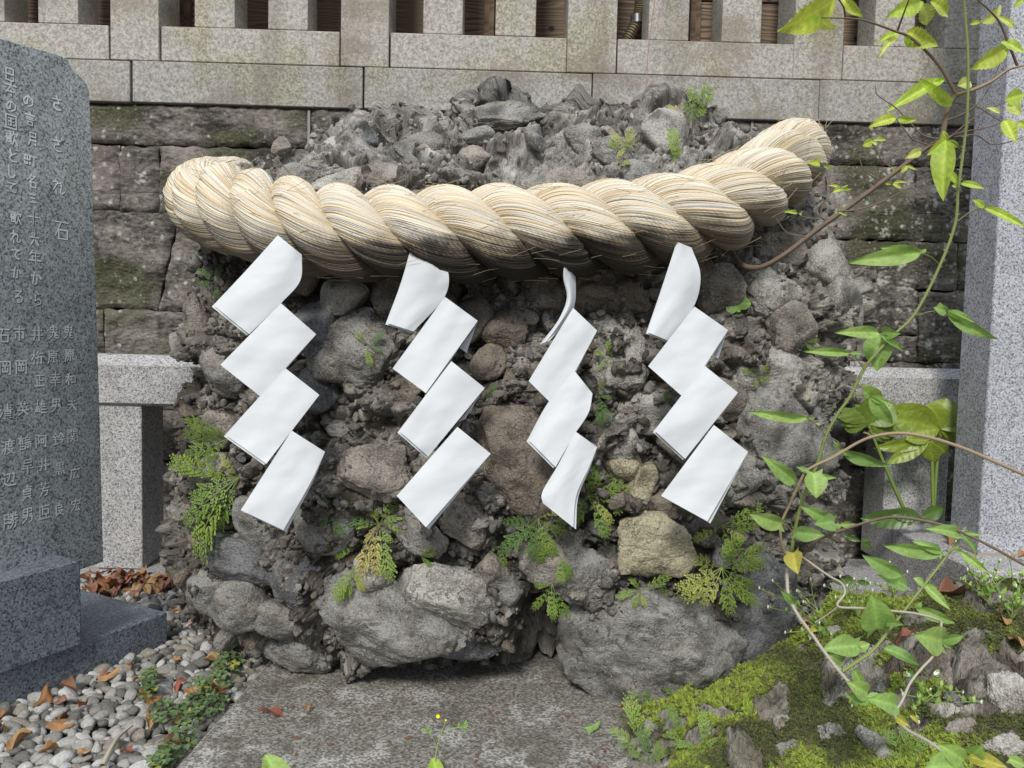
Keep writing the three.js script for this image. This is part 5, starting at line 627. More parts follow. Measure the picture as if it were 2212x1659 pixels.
fern(RK, 712, 1110, [[-20, 40, 4], [160, 60, 4], [-150, 40, 4]], 4, 'dark little fern to the right of the lowest left paper');
fern(RK, 900, 1200, [[60, 30, 1], [140, 35, 1], [100, 35, 1]], 1, 'scrap of fern on the pale stone below the second streamer');
fern(RK, 1165, 1120, [[-120, 110, 4], [-95, 80, 4], [120, 70, 1], [160, 90, 1], [-165, 90, 4], [175, 100, 0], [60, 60, 2], [-140, 80]], 0, 'dark fern clump to the left of the tip of the third paper streamer');
fern(RK, 1075, 1180, [[-20, 40, 0], [-130, 40], [150, 50], [60, 50]], 0, 'fern at the foot of the brown egg-shaped stone');
fern(RK, 1325, 1035, [[-70, 70, 1], [-110, 80], [-150, 70], [170, 80, 1], [30, 45, 1], [130, 60], [-30, 40]], 1, 'bright fern between the third and fourth paper streamers');
fern(RK, 1268, 1075, [[-10, 100, 0], [15, 80, 0], [70, 85, 1], [100, 80, 1], [140, 80, 2], [-150, 70, 0], [-130, 90], [165, 100, 0], [40, 60, 1]], 0, 'largest fern clump hanging to the right of the third streamer tip');
fern(RK, 1290, 855, [[-30, 40, 1], [20, 40, 1], [165, 60, 4], [-170, 70, 4], [100, 30]], 0, 'fern tucked behind the right side of the third paper streamer');
fern(RK, 1308, 765, [[-60, 35, 1], [0, 40, 1], [60, 40, 1], [150, 50, 1], [-140, 35]], 1, 'small round fern on the pale stone between third and fourth streamers');
fern(RK, 1208, 1205, [[-80, 60, 0], [150, 45, 0], [-170, 60, 1], [170, 55]], 0, 'small fern on the stone left of the yellowish one');
fern(RK, 1188, 1262, [[-140, 70, 1], [-165, 75, 1], [165, 80, 0], [-100, 40, 1]], 1, 'fern over the dark hollow at the foot of the boulder');
fern(RK, 1315, 1175, [[-50, 40, 1], [110, 50, 4], [160, 40]], 0, 'wisp of fern at the left corner of the yellowish stone');
fern(RK, 1560, 1140, [[-110, 75, 2], [60, 95, 1], [-60, 45], [120, 60, 2], [165, 80, 1], [90, 80, 1]], 1, 'fern below the tip of the fourth paper streamer');
fern(RK, 1560, 1225, [[-100, 110, 2], [-120, 110, 2], [60, 100, 1], [85, 90, 1], [30, 90, 1], [150, 100, 1], [-150, 90, 2], [175, 100, 1], [120, 80, 1], [-70, 90, 2], [0, 60, 1]], 1, 'widest fern clump, at lower right above the great foot stone');
fern(RK, 1385, 1270, [[-100, 55, 1], [-40, 40, 1], [70, 75, 1], [170, 35, 2], [-150, 40]], 1, 'fern under the yellowish stone, left of the widest clump');
fern(RK, 1465, 1280, [[-80, 60, 1], [80, 55, 1], [165, 60, 2], [-140, 45, 2], [20, 40]], 1, 'pale fern hanging over the front of the great foot stone');
fern(RK, 1632, 815, [[-10, 45, 1], [60, 40, 2], [120, 35, 1], [-60, 30, 1], [170, 30, 2]], 1, 'yellowish fern at right, level with the lower part of the fourth streamer');
fern(RK, 1045, 872, [[40, 50, 4], [100, 40, 4], [160, 40, 0]], 4, 'dark fern peeping out right of the third fold of the second streamer');
fern(RK, 1440, 885, [[0, 40, 4], [170, 30, 4]], 4, 'sliver of fern just left of the fourth streamer');
fern(RK, 1745, 745, [[-20, 35, 1], [150, 30, 1], [80, 30]], 1, 'tiny fern near the right edge of the boulder by the vine');
fern(RK, 1490, 268, [[8, 80, 1], [28, 100, 1], [-40, 60, 3], [-10, 50, 1], [50, 50, 1]], 1, 'tall upright fern on the top right of the boulder', 0.1);
fern(RK, 1345, 330, [[20, 60, 2], [-20, 50, 2], [40, 45, 1], [-50, 40, 1]], 1, 'yellow-green fern in the mossy cleft on top of the boulder', 0.2);
fern(RK, 1460, 350, [[-5, 80, 1], [-12, 50, 1], [15, 40, 1]], 1, 'narrow upright fern on top of the boulder, right of the mossy cleft', 0.2);
fern(RK, 1335, 362, [[5, 45, 2], [70, 35, 2]], 2, 'short yellowish fern just above the rope at the middle', 0.2);
fern(mossIdx, 1380, 1612, [[-5, 100, 1], [-55, 70, 1], [25, 50, 1], [-80, 45, 0]], 1, 'fern standing on the left edge of the mossy foreground rock', 0.1);
fern(mossIdx, 1402, 1645, [[-5, 70, 4], [-40, 50, 0], [40, 50, 0], [60, 45]], 0, 'bluish fern at the lower left corner of the mossy rock', 0.1);
fern(mossIdx, 1482, 1602, [[-28, 75, 0], [-60, 40, 0]], 0, 'single leaning fern on the moss, second from the left edge', 0.1);
fern(mossIdx, 1512, 1622, [[14, 75, 1], [-60, 60, 1], [-95, 70, 2], [40, 40, 1]], 1, 'light green fern on the moss, right of the leaning one', 0.1);
fern(mossIdx, 1385, 1532, [[-24, 60, 1], [28, 55, 0], [55, 40, 0]], 1, 'fern at the back left edge of the mossy rock in front of the foot stone', 0.1);
fern(mossIdx, 1468, 1500, [[35, 45, 1], [-70, 35, 0]], 1, 'little fern on the pale ridge of the mossy rock', 0.1);
fern(mossIdx, 1964, 1645, [[-25, 70, 0], [5, 70, 0], [40, 60, 0], [-60, 40, 1], [70, 45, 0]], 0, 'dark parsley-like fern at the bottom of the mossy rock', 0.1);

/* ---------------------------------------------------------------- climbing plants, twigs and leaves on the right */
const Z = (list, z0, z1) => list.map(([x, y, z], i) => atZ(x, y, z ?? lerp(z0, z1, i / Math.max(1, list.length - 1))));
const rel = (P, t) => P.map((p) => p.clone().sub(t.position));
const M_bark = std({ color: [0.17, 0.125, 0.095], roughness: 0.85 }), M_bark2 = std({ color: [0.33, 0.25, 0.17], roughness: 0.85 }), M_bark3 = std({ color: [0.42, 0.38, 0.31], roughness: 0.85 }), M_stem = std({ color: [0.20, 0.24, 0.07], roughness: 0.6 });
const LG = [1, 2, 3, 4].map((i) => leafGeo({ rows: 26, w: 0.23, peak: 0.42, serr: 0.1, fold: 0.25, arc: 0.35 + i * 0.1, seed: i })); // toothed
const LV = [1, 2, 3, 4].map((i) => leafGeo({ rows: 16, w: 0.2, peak: 0.4, fold: 0.2, arc: 0.25 + i * 0.12, seed: i + 9, wave: 0.02 }));
const LH = [1, 2, 3].map((i) => leafGeo({ rows: 16, w: 0.4, peak: 0.36, heart: 0.75, fold: 0.14, arc: 0.3 + i * 0.1, seed: i + 20, wave: 0.02 }));
const LT = { map: leafTex() }, M_sap = [leafMat([0.76, 0.92, 0.12], 0.5, LT), leafMat([0.66, 0.88, 0.11], 0.5, LT), leafMat([0.82, 0.94, 0.22], 0.5, LT)], M_vine = [leafMat([0.38, 0.61, 0.15], 0.42, LT), leafMat([0.47, 0.70, 0.18], 0.45, LT), leafMat([0.31, 0.52, 0.13], 0.4, LT)], M_yel = leafMat([0.62, 0.58, 0.10], 0.35, LT);
{
  const t = thing('sapling', 'thin brown sapling growing out of the boulder, with bright toothed spring leaves', 'sapling', atZ(1590, 560, -2.02));
  const br = (name, P, r0, r1, mat = M_bark) => part(name, tube(rel(P, t), [r0, r1], 8), mat, t);
  br('branch', Z([[1575, 535, -2.1], [1592, 562, -2.03], [1615, 577, -1.98], [1645, 577, -1.95], [1690, 553, -1.92], [1760, 500, -1.9], [1870, 420, -1.87], [1960, 352, -1.85], [2008, 316, -1.83], [2034, 303, -1.82]]), 0.0078, 0.005);
  br('branch', Z([[2030, 304], [2036, 290], [2044, 250], [2050, 228], [2066, 206]], -1.825, -1.81), 0.0062, 0.0055);
  const tw = [[[2066, 206], [2035, 150], [2000, 110], [1962, 78], [1935, 68], [1880, 48], [1850, 41], [1775, 38]], [[1938, 68], [1950, 35], [1966, -8]], [[1826, 40], [1822, 15], [1806, -8]], [[2064, 206], [2100, 195], [2140, 177], [2180, 150], [2212, 141], [2250, 125]], [[2198, 143], [2180, 98], [2160, 50], [2140, 25], [2105, -6]], [[2064, 222], [2105, 228], [2150, 255], [2172, 268]], [[2030, 303], [2080, 285], [2130, 276], [2165, 265]], [[2060, 296], [2110, 292], [2140, 311], [2175, 308], [2215, 294]], [[2029, 301], [1994, 292], [1966, 265], [1934, 232], [1894, 203], [1891, 185]], [[2004, 313], [1971, 300], [1950, 275], [1936, 256]], [[1924, 361], [1904, 345], [1884, 308]], [[1889, 384], [1866, 367], [1854, 332]], [[1769, 472], [1776, 450], [1794, 415], [1782, 360]], [[1809, 456], [1846, 454], [1896, 440], [1946, 415], [2030, 370]], [[1794, 415], [1815, 406]], [[1769, 473], [1740, 470], [1722, 461]], [[1740, 512], [1700, 502], [1675, 470]], [[2010, 330], [2060, 290], [2110, 250], [2160, 225], [2215, 210]], [[1936, 405], [1926, 397]], [[2045, 260], [2080, 246], [2120, 215], [2174, 108]]];
  tw.forEach((P, i) => br('twig', Z(P, -1.815, i < 5 ? -1.74 : -1.8), [0.0042, 0.0026, 0.0024, 0.005, 0.0034][i] ?? 0.0019, i < 5 ? 0.0014 : 0.0009, i === 3 ? M_bark2 : M_bark));
  const L = [[1801, 0, 1698, 75, 1.1], [1766, 38, 1724, 70, 1], [1766, 40, 1806, 69, 1], [1819, -4, 1860, 38, .8], [1991, 3, 1929, 31, .9], [1994, 8, 2010, 60, 1.3], [2009, 3, 2066, 32, 1], [1939, 70, 1898, 83, .8], [1941, 72, 1901, 112, .5], [1959, 68, 2018, 101, 1.2], [1955, 75, 1970, 111, .7], [2069, 186, 2113, 170, 1.2], [2174, 104, 2109, 149, 1], [2162, 90, 2218, 107, .9], [2119, 48, 2186, 10, .8], [2119, 48, 2090, 50, .9], [2172, 215, 2220, 203, 1.6], [2180, 222, 2205, 246, 1.5], [2170, 260, 2195, 298, 1.1], [2168, 260, 2172, 292, 1.1], [2160, 245, 2132, 228, .8], [1935, 255, 1881, 267, .9], [1940, 256, 1976, 262, 1], [1936, 256, 1912, 262, .6], [1884, 305, 1866, 314, 1.6], [1886, 304, 1922, 297, .6], [1885, 306, 1893, 311, 1], [1771, 353, 1759, 349, 1], [1778, 358, 1802, 362, .6], [1989, 327, 1961, 338, 1.1], [1959, 358, 1947, 373, 1.2], [1959, 358, 1978, 364, .6], [1930, 362, 1934, 376, 1.2], [1815, 406, 1792, 397, .6], [1815, 406, 1836, 411, .7], [1818, 404, 1834, 400, .5], [1813, 408, 1803, 413, .7], [1926, 397, 1909, 396, .8], [1928, 397, 1950, 405, 1], [1930, 395, 1957, 389, .5], [1722, 461, 1697, 455, .6], [1726, 461, 1738, 460, .8], [1809, 457, 1800, 462, .8], [1812, 458, 1830, 465, .5], [2060, 395, 2073, 388, 1], [2058, 400, 2072, 403, 1], [2212, 0, 2185, 14, 1.4], [2190, 60, 2160, 30, .8], [2200, 262, 2225, 280, 1]];
  L.forEach(([a, b, c, d, w], i) => putLeaf(t, LG[i % 4], M_sap[i % 3], atZ(a, b, -1.78 - (i % 5) * 0.006), atZ(c, d, -1.76 - ((i * 7) % 9) * 0.006), w, ((i * 37) % 13 - 6) * 0.1));
}
function climber(label, stem, r0, r1, leaves, z0, z1, matS = M_stem) {
  const P = Z(stem, z0, z1), t = thing('climbing_vine', label, 'vine', P[0]); part('stem', tube(rel(P, t), [r0, r1], 8), matS, t);
  const H = [], R = RNG(stem.length * 7), cv = new THREE.CatmullRomCurve3(rel(P, t), false, 'centripetal'); for (let i = 0; i < 320; i++) { const u = R() * 0.97, c = cv.getPoint(u), T = cv.getTangent(u), d = V(R() - .5, R() - .5, R() - .5).cross(T).normalize(), r = lerp(r0, r1, u), b = T.clone().multiplyScalar(0.0004), p = c.clone().addScaledVector(d, r * 0.9), e = c.clone().addScaledVector(d, r + 0.0035 + R() * 0.003); H.push(p.x - b.x, p.y - b.y, p.z - b.z, p.x + b.x, p.y + b.y, p.z + b.z, e.x, e.y, e.z); }
  const hair = part('stem_hair', geo(H, [...Array(H.length / 3).keys()]), std({ color: [0.6, 0.62, 0.5], side: THREE.DoubleSide }), t); hair.userData.kind = 'stuff';
  leaves.forEach(([kind, a, b, c, d, w, o = {}], i) => {
    const z = o.z ?? lerp(z0, z1, 0.5) + ((i * 5) % 7 - 3) * 0.008, B = atZ(a, b, z), T = atZ(c, d, z + ((i * 3) % 5 - 1) * 0.012 + (o.dz ?? 0.02)), roll = o.roll ?? ((i * 29) % 11 - 5) * 0.09, m = o.yellow ? M_yel : b < 480 ? M_sap[1] : M_vine[i % 3];
    if (kind === 'L') { const l = putLeaf(t, LV[i % 4], m, B, T, w * 0.86, roll); for (const [x, y, q] of o.lobes ?? []) { const s = part('lobe', LV[(i + 1) % 4], m, l); const M = leafMatrix(B, atZ(x, y, z + 0.008), q ?? w, -roll); M.elements[12] -= t.position.x; M.elements[13] -= t.position.y; M.elements[14] -= t.position.z; l.updateMatrix(); M.premultiply(l.matrix.clone().invert()); M.decompose(s.position, s.quaternion, s.scale); } }
    else putLeaf(t, LH[i % 3], m, B, T, w * 0.9, roll);
    if (o.stalk) part('stalk', tube(rel([B, B.clone().lerp(atZ(...o.stalk, z - 0.01), 0.5).add(V(0, 0.006, 0)), atZ(...o.stalk, z - 0.015)], t), 0.0013, 5), matS, t);
  });
  return t;
}
climber('tall hairy-stemmed vine with lobed light green leaves, rising past the boulder right edge', [[1709, 1192], [1726, 1105], [1744, 1055], [1766, 1000], [1784, 942], [1809, 895], [1834, 860], [1866, 797], [1881, 777], [1929, 725], [1971, 685], [2031, 572], [2064, 480], [2069, 415], [2071, 400], [2084, 300], [2089, 250], [2091, 125], [2084, 25], [2080, -20]], 0.0044, 0.0027, [
  ['H', 1899, 722, 1893, 803, 1.0, { lobes: [], stalk: [1930, 724], roll: 0.1 }], ['L', 1899, 720, 1819, 715, .75, {}], ['L', 1901, 722, 1963, 761, .6, {}], ['L', 1905, 716, 1927, 724, 1.6, {}], ['L', 1834, 763, 1744, 758, .5, { stalk: [1866, 797], lobes: [[1768, 749, .5]] }], ['L', 1836, 763, 1865, 762, 1.0, {}], ['L', 2044, 672, 2160, 752, .6, { stalk: [1972, 686], lobes: [[2121, 692, .7], [2035, 655, 2.0], [2019, 671, 1.6]] }], ['L', 1987, 547, 1847, 565, .75, { stalk: [2031, 573], lobes: [[1910, 526, .8], [1998, 536, 2]] }], ['L', 2126, 448, 2220, 486, .6, { stalk: [2068, 478], lobes: [[2105, 430, 1.2]] }], ['L', 2044, 302, 2029, 425, 1.05, { lobes: [[2009, 334, 1.2], [2036, 284, 1.8]], stalk: [2080, 330] }], ['L', 2046, 305, 2075, 318, 1.5, {}], ['L', 2076, 396, 2124, 400, .9, {}], ['L', 2052, 372, 2068, 396, 1.4, {}], ['L', 2056, 226, 1994, 180, .7, {}], ['L', 2039, 172, 1924, 220, .6, { lobes: [[2016, 186, 1.3]] }],
  ['L', 1879, 857, 1936, 932, 1.0, { stalk: [1834, 860], lobes: [[1928, 870, .9], [1866, 846, 1.8]] }], ['L', 1742, 903, 1622, 895, .5, { stalk: [1784, 942], lobes: [[1758, 900, 1.6]] }], ['L', 1816, 972, 1930, 1020, .7, { stalk: [1768, 1000], lobes: [[1808, 955, 1.6], [1846, 988, 1.2]] }], ['L', 1719, 1043, 1661, 997, .9, { stalk: [1731, 1085] }], ['H', 1758, 1022, 1768, 1074, 1.25, { lobes: [], stalk: [1744, 1055] }], ['L', 1757, 1024, 1724, 1008, 1, {}], ['L', 1760, 1030, 1802, 1031, .9, {}], ['H', 1688, 1131, 1624, 1118, .75, { stalk: [1712, 1150] }], ['H', 1720, 1150, 1775, 1158, .75, { stalk: [1715, 1170] }], ['L', 1799, 1126, 1735, 1098, .9, {}], ['H', 1817, 1131, 1850, 1135, .7, {}], ['H', 1802, 1128, 1775, 1130, .9, {}], ['H', 1806, 1132, 1812, 1146, 1, {}], ['H', 1714, 1194, 1717, 1231, 1, { yellow: 1 }]], -1.86, -1.72);
climber('short hairy vine with broad leaves rooted on the mossy rock', [[1818, 1451], [1850, 1430], [1884, 1406], [1934, 1344], [1996, 1264], [2050, 1195], [2078, 1157], [2086, 1138]], 0.0048, 0.002, [
  ['L', 2034, 1193, 1914, 1187, .8, { stalk: [2050, 1195], lobes: [[1986, 1165, .9], [2026, 1205, 1.2]] }], ['L', 2074, 1190, 2140, 1244, .7, { stalk: [2050, 1196], lobes: [[2068, 1184, 2]] }], ['L', 2081, 1157, 2117, 1196, .8, {}], ['L', 2078, 1156, 2030, 1137, .8, {}], ['L', 2084, 1150, 2122, 1156, .7, {}], ['L', 1946, 1243, 1868, 1207, 1.1, {}], ['H', 1894, 1358, 1890, 1295, 1.05, { stalk: [1905, 1385] }], ['L', 1912, 1350, 1882, 1322, 1.4, {}], ['L', 1915, 1346, 1943, 1346, .9, {}], ['H', 1852, 1396, 1784, 1398, .75, { stalk: [1868, 1418] }], ['H', 1852, 1400, 1880, 1390, 1.1, {}], ['L', 1909, 1400, 1997, 1429, 1.0, { stalk: [1884, 1407] }], ['L', 1979, 1312, 2070, 1352, .85, { stalk: [1950, 1325], lobes: [[1988, 1300, 2]] }], ['L', 1996, 1262, 2053, 1314, .85, { lobes: [[2029, 1268, .9], [1976, 1253, 1.6]] }], ['L', 1960, 1268, 1915, 1242, 1.3, {}], ['H', 1846, 1448, 1865, 1486, .85, { stalk: [1835, 1440] }], ['L', 1819, 1432, 1795, 1420, 1.2, {}]], -1.62, -1.7);
climber('creeping grey vine trailing down the mossy rock with a few oval leaves', [[1699, 1230], [1700, 1250], [1704, 1289], [1724, 1329], [1751, 1366], [1779, 1406], [1814, 1451], [1849, 1489], [1884, 1514], [1924, 1541], [1959, 1576], [2009, 1604], [2069, 1648]], 0.004, 0.003, [
  ['H', 1876, 1506, 1905, 1500, .8, { z: -1.45 }], ['L', 1874, 1500, 1846, 1480, 1.4, { z: -1.45 }], ['L', 1878, 1515, 1840, 1508, 1.1, { z: -1.45 }], ['L', 1939, 1528, 1909, 1511, 1.3, { z: -1.4 }], ['H', 1939, 1550, 1958, 1565, .7, { yellow: 1, z: -1.38 }], ['L', 1966, 1545, 1988, 1563, 1.1, { yellow: 1, z: -1.38 }], ['H', 2074, 1656, 2014, 1652, .75, { z: -1.25 }], ['H', 2079, 1642, 2040, 1616, .85, { z: -1.25 }], ['L', 2094, 1635, 2168, 1651, 1.2, { yellow: 1, z: -1.25 }], ['H', 2100, 1632, 2120, 1618, .9, { z: -1.25 }], ['H', 2180, 1640, 2222, 1655, .9, { z: -1.25 }], ['L', 1716, 1300, 1700, 1292, 1, {}], ['H', 1752, 1356, 1762, 1362, 1, { yellow: 1 }], ['H', 2034, 1385, 1998, 1379, .95, { z: -1.55 }], ['H', 2036, 1382, 2082, 1379, .75, { z: -1.55 }], ['H', 2038, 1386, 2056, 1402, .8, { z: -1.55 }]], -1.84, -1.3, M_bark3);
function woody(label, list, r0, r1, z0, z1, mat, extra = []) { const P = Z(list, z0, z1), t = thing('woody_stem', label, 'stem', P[0]); part('stem', tube(rel(P, t), [r0, r1], 8), mat, t); for (const e of extra) part('twig', tube(rel(Z(e[0], e[1], e[2]), t), [r0 * 0.6, r1 * 0.5], 6), mat, t); return t; }
woody('arching brown woody stem crossing in front of the palmate leaves and the pillar', [[1706, 1215], [1690, 1180], [1687, 1135], [1708, 1085], [1724, 1050], [1744, 1016], [1800, 988], [1850, 958], [1880, 945], [1940, 936], [2010, 946], [2080, 968], [2150, 998], [2240, 1037]], 0.0032, 0.0042, -1.88, -1.66, M_bark2, [[[[1770, 1000], [1800, 985], [1820, 972]], -1.8, -1.8], [[[1884, 944], [1876, 938], [1866, 934]], -1.77, -1.77]]);
woody('lower arching dark woody stem running to the right below the first arch', [[1708, 1192], [1736, 1195], [1752, 1178], [1779, 1160], [1834, 1140], [1896, 1122], [1929, 1117], [1996, 1125], [2059, 1142], [2134, 1177], [2230, 1230]], 0.003, 0.0034, -1.86, -1.62, M_bark, [[[[2006, 1127], [2025, 1140], [2040, 1153]], -1.72, -1.7]]);
woody('pale bare twig looping over the moss beside the broad-leaved vine', [[1722, 1194], [1759, 1222], [1794, 1246], [1819, 1261], [1825, 1281], [1809, 1309], [1860, 1314], [1916, 1319], [1980, 1326], [2029, 1340], [2033, 1352], [2029, 1379], [2016, 1416], [1991, 1444], [1966, 1476], [1946, 1519], [1926, 1545]], 0.0029, 0.0024, -1.84, -1.42, M_bark3, [[[[1809, 1311], [1784, 1330], [1760, 1345]], -1.78, -1.8]]);
{ // palmate plant between railing and pillar
  const t = thing('palmate_plant', 'large glossy palmate-leaved shrub growing between the right railing and the pillar', 'shrub', V(1.68, 0.2, -3.27)), m = [leafMat([0.24, 0.36, 0.05], 0.35, { roughness: 0.42, map: leafTex() }), leafMat([0.38, 0.50, 0.06], 0.4, { roughness: 0.42, map: leafTex() }), leafMat([0.10, 0.19, 0.035], 0.3, { roughness: 0.4 })];
  const LP = [1, 2, 3].map((i) => leafGeo({ rows: 18, w: 0.3, peak: 0.5, fold: 0.08, arc: 0.3, seed: i + 50, vein: 0.012, wave: 0.015 }));
  const pal = (b, tips, mat, z, w = 1) => { const G = tips.map(([x, y, q = 1], i) => { const g = LP[i % 3].clone(), M = leafMatrix(atZ(b[0], b[1], z), atZ(x, y, z + 0.015 * ((i % 3) - 1)), w * q, ((i * 7) % 5 - 2) * 0.1); g.applyMatrix4(M); g.translate(-t.position.x, -t.position.y, -t.position.z); return g; }); part('leaf', mergeGeometries(G), m[mat], t); };
  pal([1876, 917], [[1817, 898], [1822, 858], [1833, 828], [1868, 836, .9], [1894, 850], [1930, 868], [1956, 884], [1956, 912], [1915, 930]], 0, -3.26, 1.7);
  pal([2031, 927], [[1924, 884, .7], [1932, 906, .7], [1958, 938, .6], [2004, 872, 1.1], [2046, 858, 1.2], [2085, 890, 1], [2095, 930], [2050, 945]], 1, -3.24, 1.5);
  pal([2009, 952], [[1892, 971, .5], [1918, 1001, .6], [1960, 948, .7], [2017, 1003, 1.3], [2050, 982, 1.1]], 1, -3.22, 0.9);
  pal([1884, 922], [[1890, 954, 1.2], [1925, 956, .9], [1942, 944, .9]], 0, -3.25);
  pal([1990, 1118], [[1864, 1124, .6], [1924, 1106, .8], [2042, 1098, 1], [2002, 1132, 1.4], [1950, 1130, .8]], 2, -3.2);
  pal([1860, 1170], [[1820, 1155, .5], [1880, 1165], [1884, 1185]], 2, -3.3); pal([1850, 1255], [[1790, 1248, .8], [1820, 1270, 1], [1880, 1262, .8]], 2, -2.6);
  for (const P of [[[1876, 918], [1905, 990], [1935, 1060], [1963, 1122]], [[2014, 955], [2014, 1020], [2016, 1110]], [[2031, 928], [2024, 1000], [2018, 1085], [2016, 1110]]]) part('stalk', tube(rel(Z(P, -3.26, -3.24), t), [0.006, 0.0085], 8), leafMat([0.17, 0.25, 0.05], 0), t).material.vertexColors = false;
}
/* small weeds */
const LW = leafGeo({ rows: 6, w: 0.3, peak: 0.5, fold: 0.2, arc: 0.4, seed: 3 }), M_weed = [leafMat([0.33, 0.52, 0.10], 0.35), leafMat([0.42, 0.58, 0.16], 0.35)], M_bud = std({ color: [0.72, 0.74, 0.66] }), M_wst = std({ color: [0.34, 0.42, 0.14] });
const LWm = mergeGeometries([leafGeo({ rows: 5, w: 0.3, peak: 0.5, seed: 1 }).rotateX(0.9), leafGeo({ rows: 5, w: 0.3, peak: 0.5, seed: 2 }).rotateX(0.9).rotateY(Math.PI)]);
function weed(label, idx, x, y, tips, z1, o = {}) {
  const q = idx.at(x, y) ?? { p: atY(x, y, 0) }, t = thing('chickweed', label, 'weed', q.p), R = RNG(x * 3 + y);
  tips.forEach(([a, b, flower], i) => {
    const e = atZ(a, b, q.p.z + (z1 ?? 0.02) + (R() - .5) * 0.06), mid = q.p.clone().lerp(e, 0.5).add(V((R() - .5) * 0.03, 0.01, (R() - .5) * .03)), cv = new THREE.CatmullRomCurve3([q.p, mid, e]), st = part('stem', tube(rel([q.p, mid, e], t), [0.0016, 0.0008], 5, 14), M_wst, t), G = [];
    const n = 3 + Math.floor(R() * 3); for (let k = 1; k <= n; k++) { const c = cv.getPoint(k / (n + 0.3)).sub(t.position), g = LWm.clone(), s = (0.009 + 0.009 * R()) * (o.s ?? 1) * (1.25 - 0.5 * k / n); g.applyMatrix4(new THREE.Matrix4().compose(c, new THREE.Quaternion().setFromEuler(new THREE.Euler((R() - .5) * .8, R() * 6.28, (R() - .5) * .8)), V(s, s, s))); G.push(g); }
    part('leaf', mergeGeometries(G), M_weed[i % 2], t);
    const c = e.clone().sub(t.position); if (flower) { const F = []; for (let k = 0; k < 6; k++) F.push(leafGeo({ rows: 4, w: 0.3, peak: 0.55, seed: k }).rotateX(1.15).rotateY(k * 1.047)); const g = mergeGeometries(F); g.deleteAttribute('color'); g.rotateX(0.8); g.scale(0.008, 0.008, 0.008); g.translate(c.x, c.y, c.z); part('flower', g, std({ color: [0.85, 0.86, 0.82], side: THREE.DoubleSide }), t); }
    else { const g = new THREE.SphereGeometry(0.0024, 7, 6); g.scale(1, 2, 1); g.translate(c.x, c.y, c.z); part('bud', g, M_bud, t); }
  });
}
weed('straggling chickweed leaning left across the foot of the boulder', mossIdx, 1785, 1365, [[1669, 1254], [1721, 1276], [1659, 1311], [1696, 1366], [1751, 1251], [1735, 1300], [1640, 1270]], 0.0);
weed('chickweed tuft behind the mossy rock near the palmate shrub', mossIdx, 1850, 1335, [[1845, 1250], [1885, 1275], [1830, 1265], [1805, 1290], [1780, 1265], [1870, 1250], [1815, 1245]], 0.02);
weed('chickweed growing at the back of the mossy rock below the pillar base', mossIdx, 2130, 1300, [[2090, 1230], [2120, 1215], [2160, 1210], [2190, 1240], [2100, 1180], [2075, 1250], [2140, 1245], [2065, 1170]], 0.02, { s: 1.3 });
weed('chickweed at the right border of the picture below the pillar base', mossIdx, 2190, 1330, [[2150, 1250], [2205, 1240], [2235, 1270], [2180, 1200], [2160, 1290], [2215, 1310], [2195, 1265]], 0.03, { s: 1.5 });
weed('flowering chickweed sprawling on the bare middle of the mossy rock', mossIdx, 1990, 1520, [[1960, 1458, 1], [2021, 1457, 1], [2080, 1495], [2120, 1517], [2100, 1545], [1985, 1560], [2001, 1538, 1], [1950, 1500], [2010, 1490]], 0.03, { s: 1.4 });
weed('single white chickweed flower beside the creeping grey vine', mossIdx, 1862, 1512, [[1854, 1499, 1], [1880, 1530], [1840, 1525]], 0.02, { s: 1.2 });
weed('chickweed stalks standing between the broad-leaved vine and the pillar base', mossIdx, 1930, 1290, [[1896, 1232], [1922, 1215], [1946, 1250], [1880, 1260], [1960, 1235]], 0.02);
weed('low chickweed on the moss under the oval-leaved loop of twig', mossIdx, 1775, 1385, [[1760, 1360], [1795, 1372], [1770, 1345], [1750, 1380]], 0.02, { s: 1.3 });
{ // seedling on the boulder
  const q = rockIdx.at(1592, 655), t = thing('seedling', 'round-leaved green seedling on the boulder, right of the fourth streamer', 'seedling', q.p), z = q.p.z + 0.03; const g = leafGeo({ rows: 12, w: 0.42, peak: 0.5, pow: 0.6, fold: 0.05, arc: 0.2 });
  [[1588, 652, 1563, 632, 1], [1592, 655, 1623, 656, 1.1], [1588, 656, 1572, 676, 1], [1590, 650, 1596, 638, 1], [1592, 658, 1597, 674, 1]].forEach(([a, b, c, d, w], i) => { putLeaf(t, g, M_vine[0], atZ(a, b, z - 0.01), atZ(c, d, z), w, 0.1 * i - 0.2); part('stalk', tube(rel([q.p, atZ(a, b, z - 0.01)], t), 0.001, 4, 4), M_wst, t); });
}
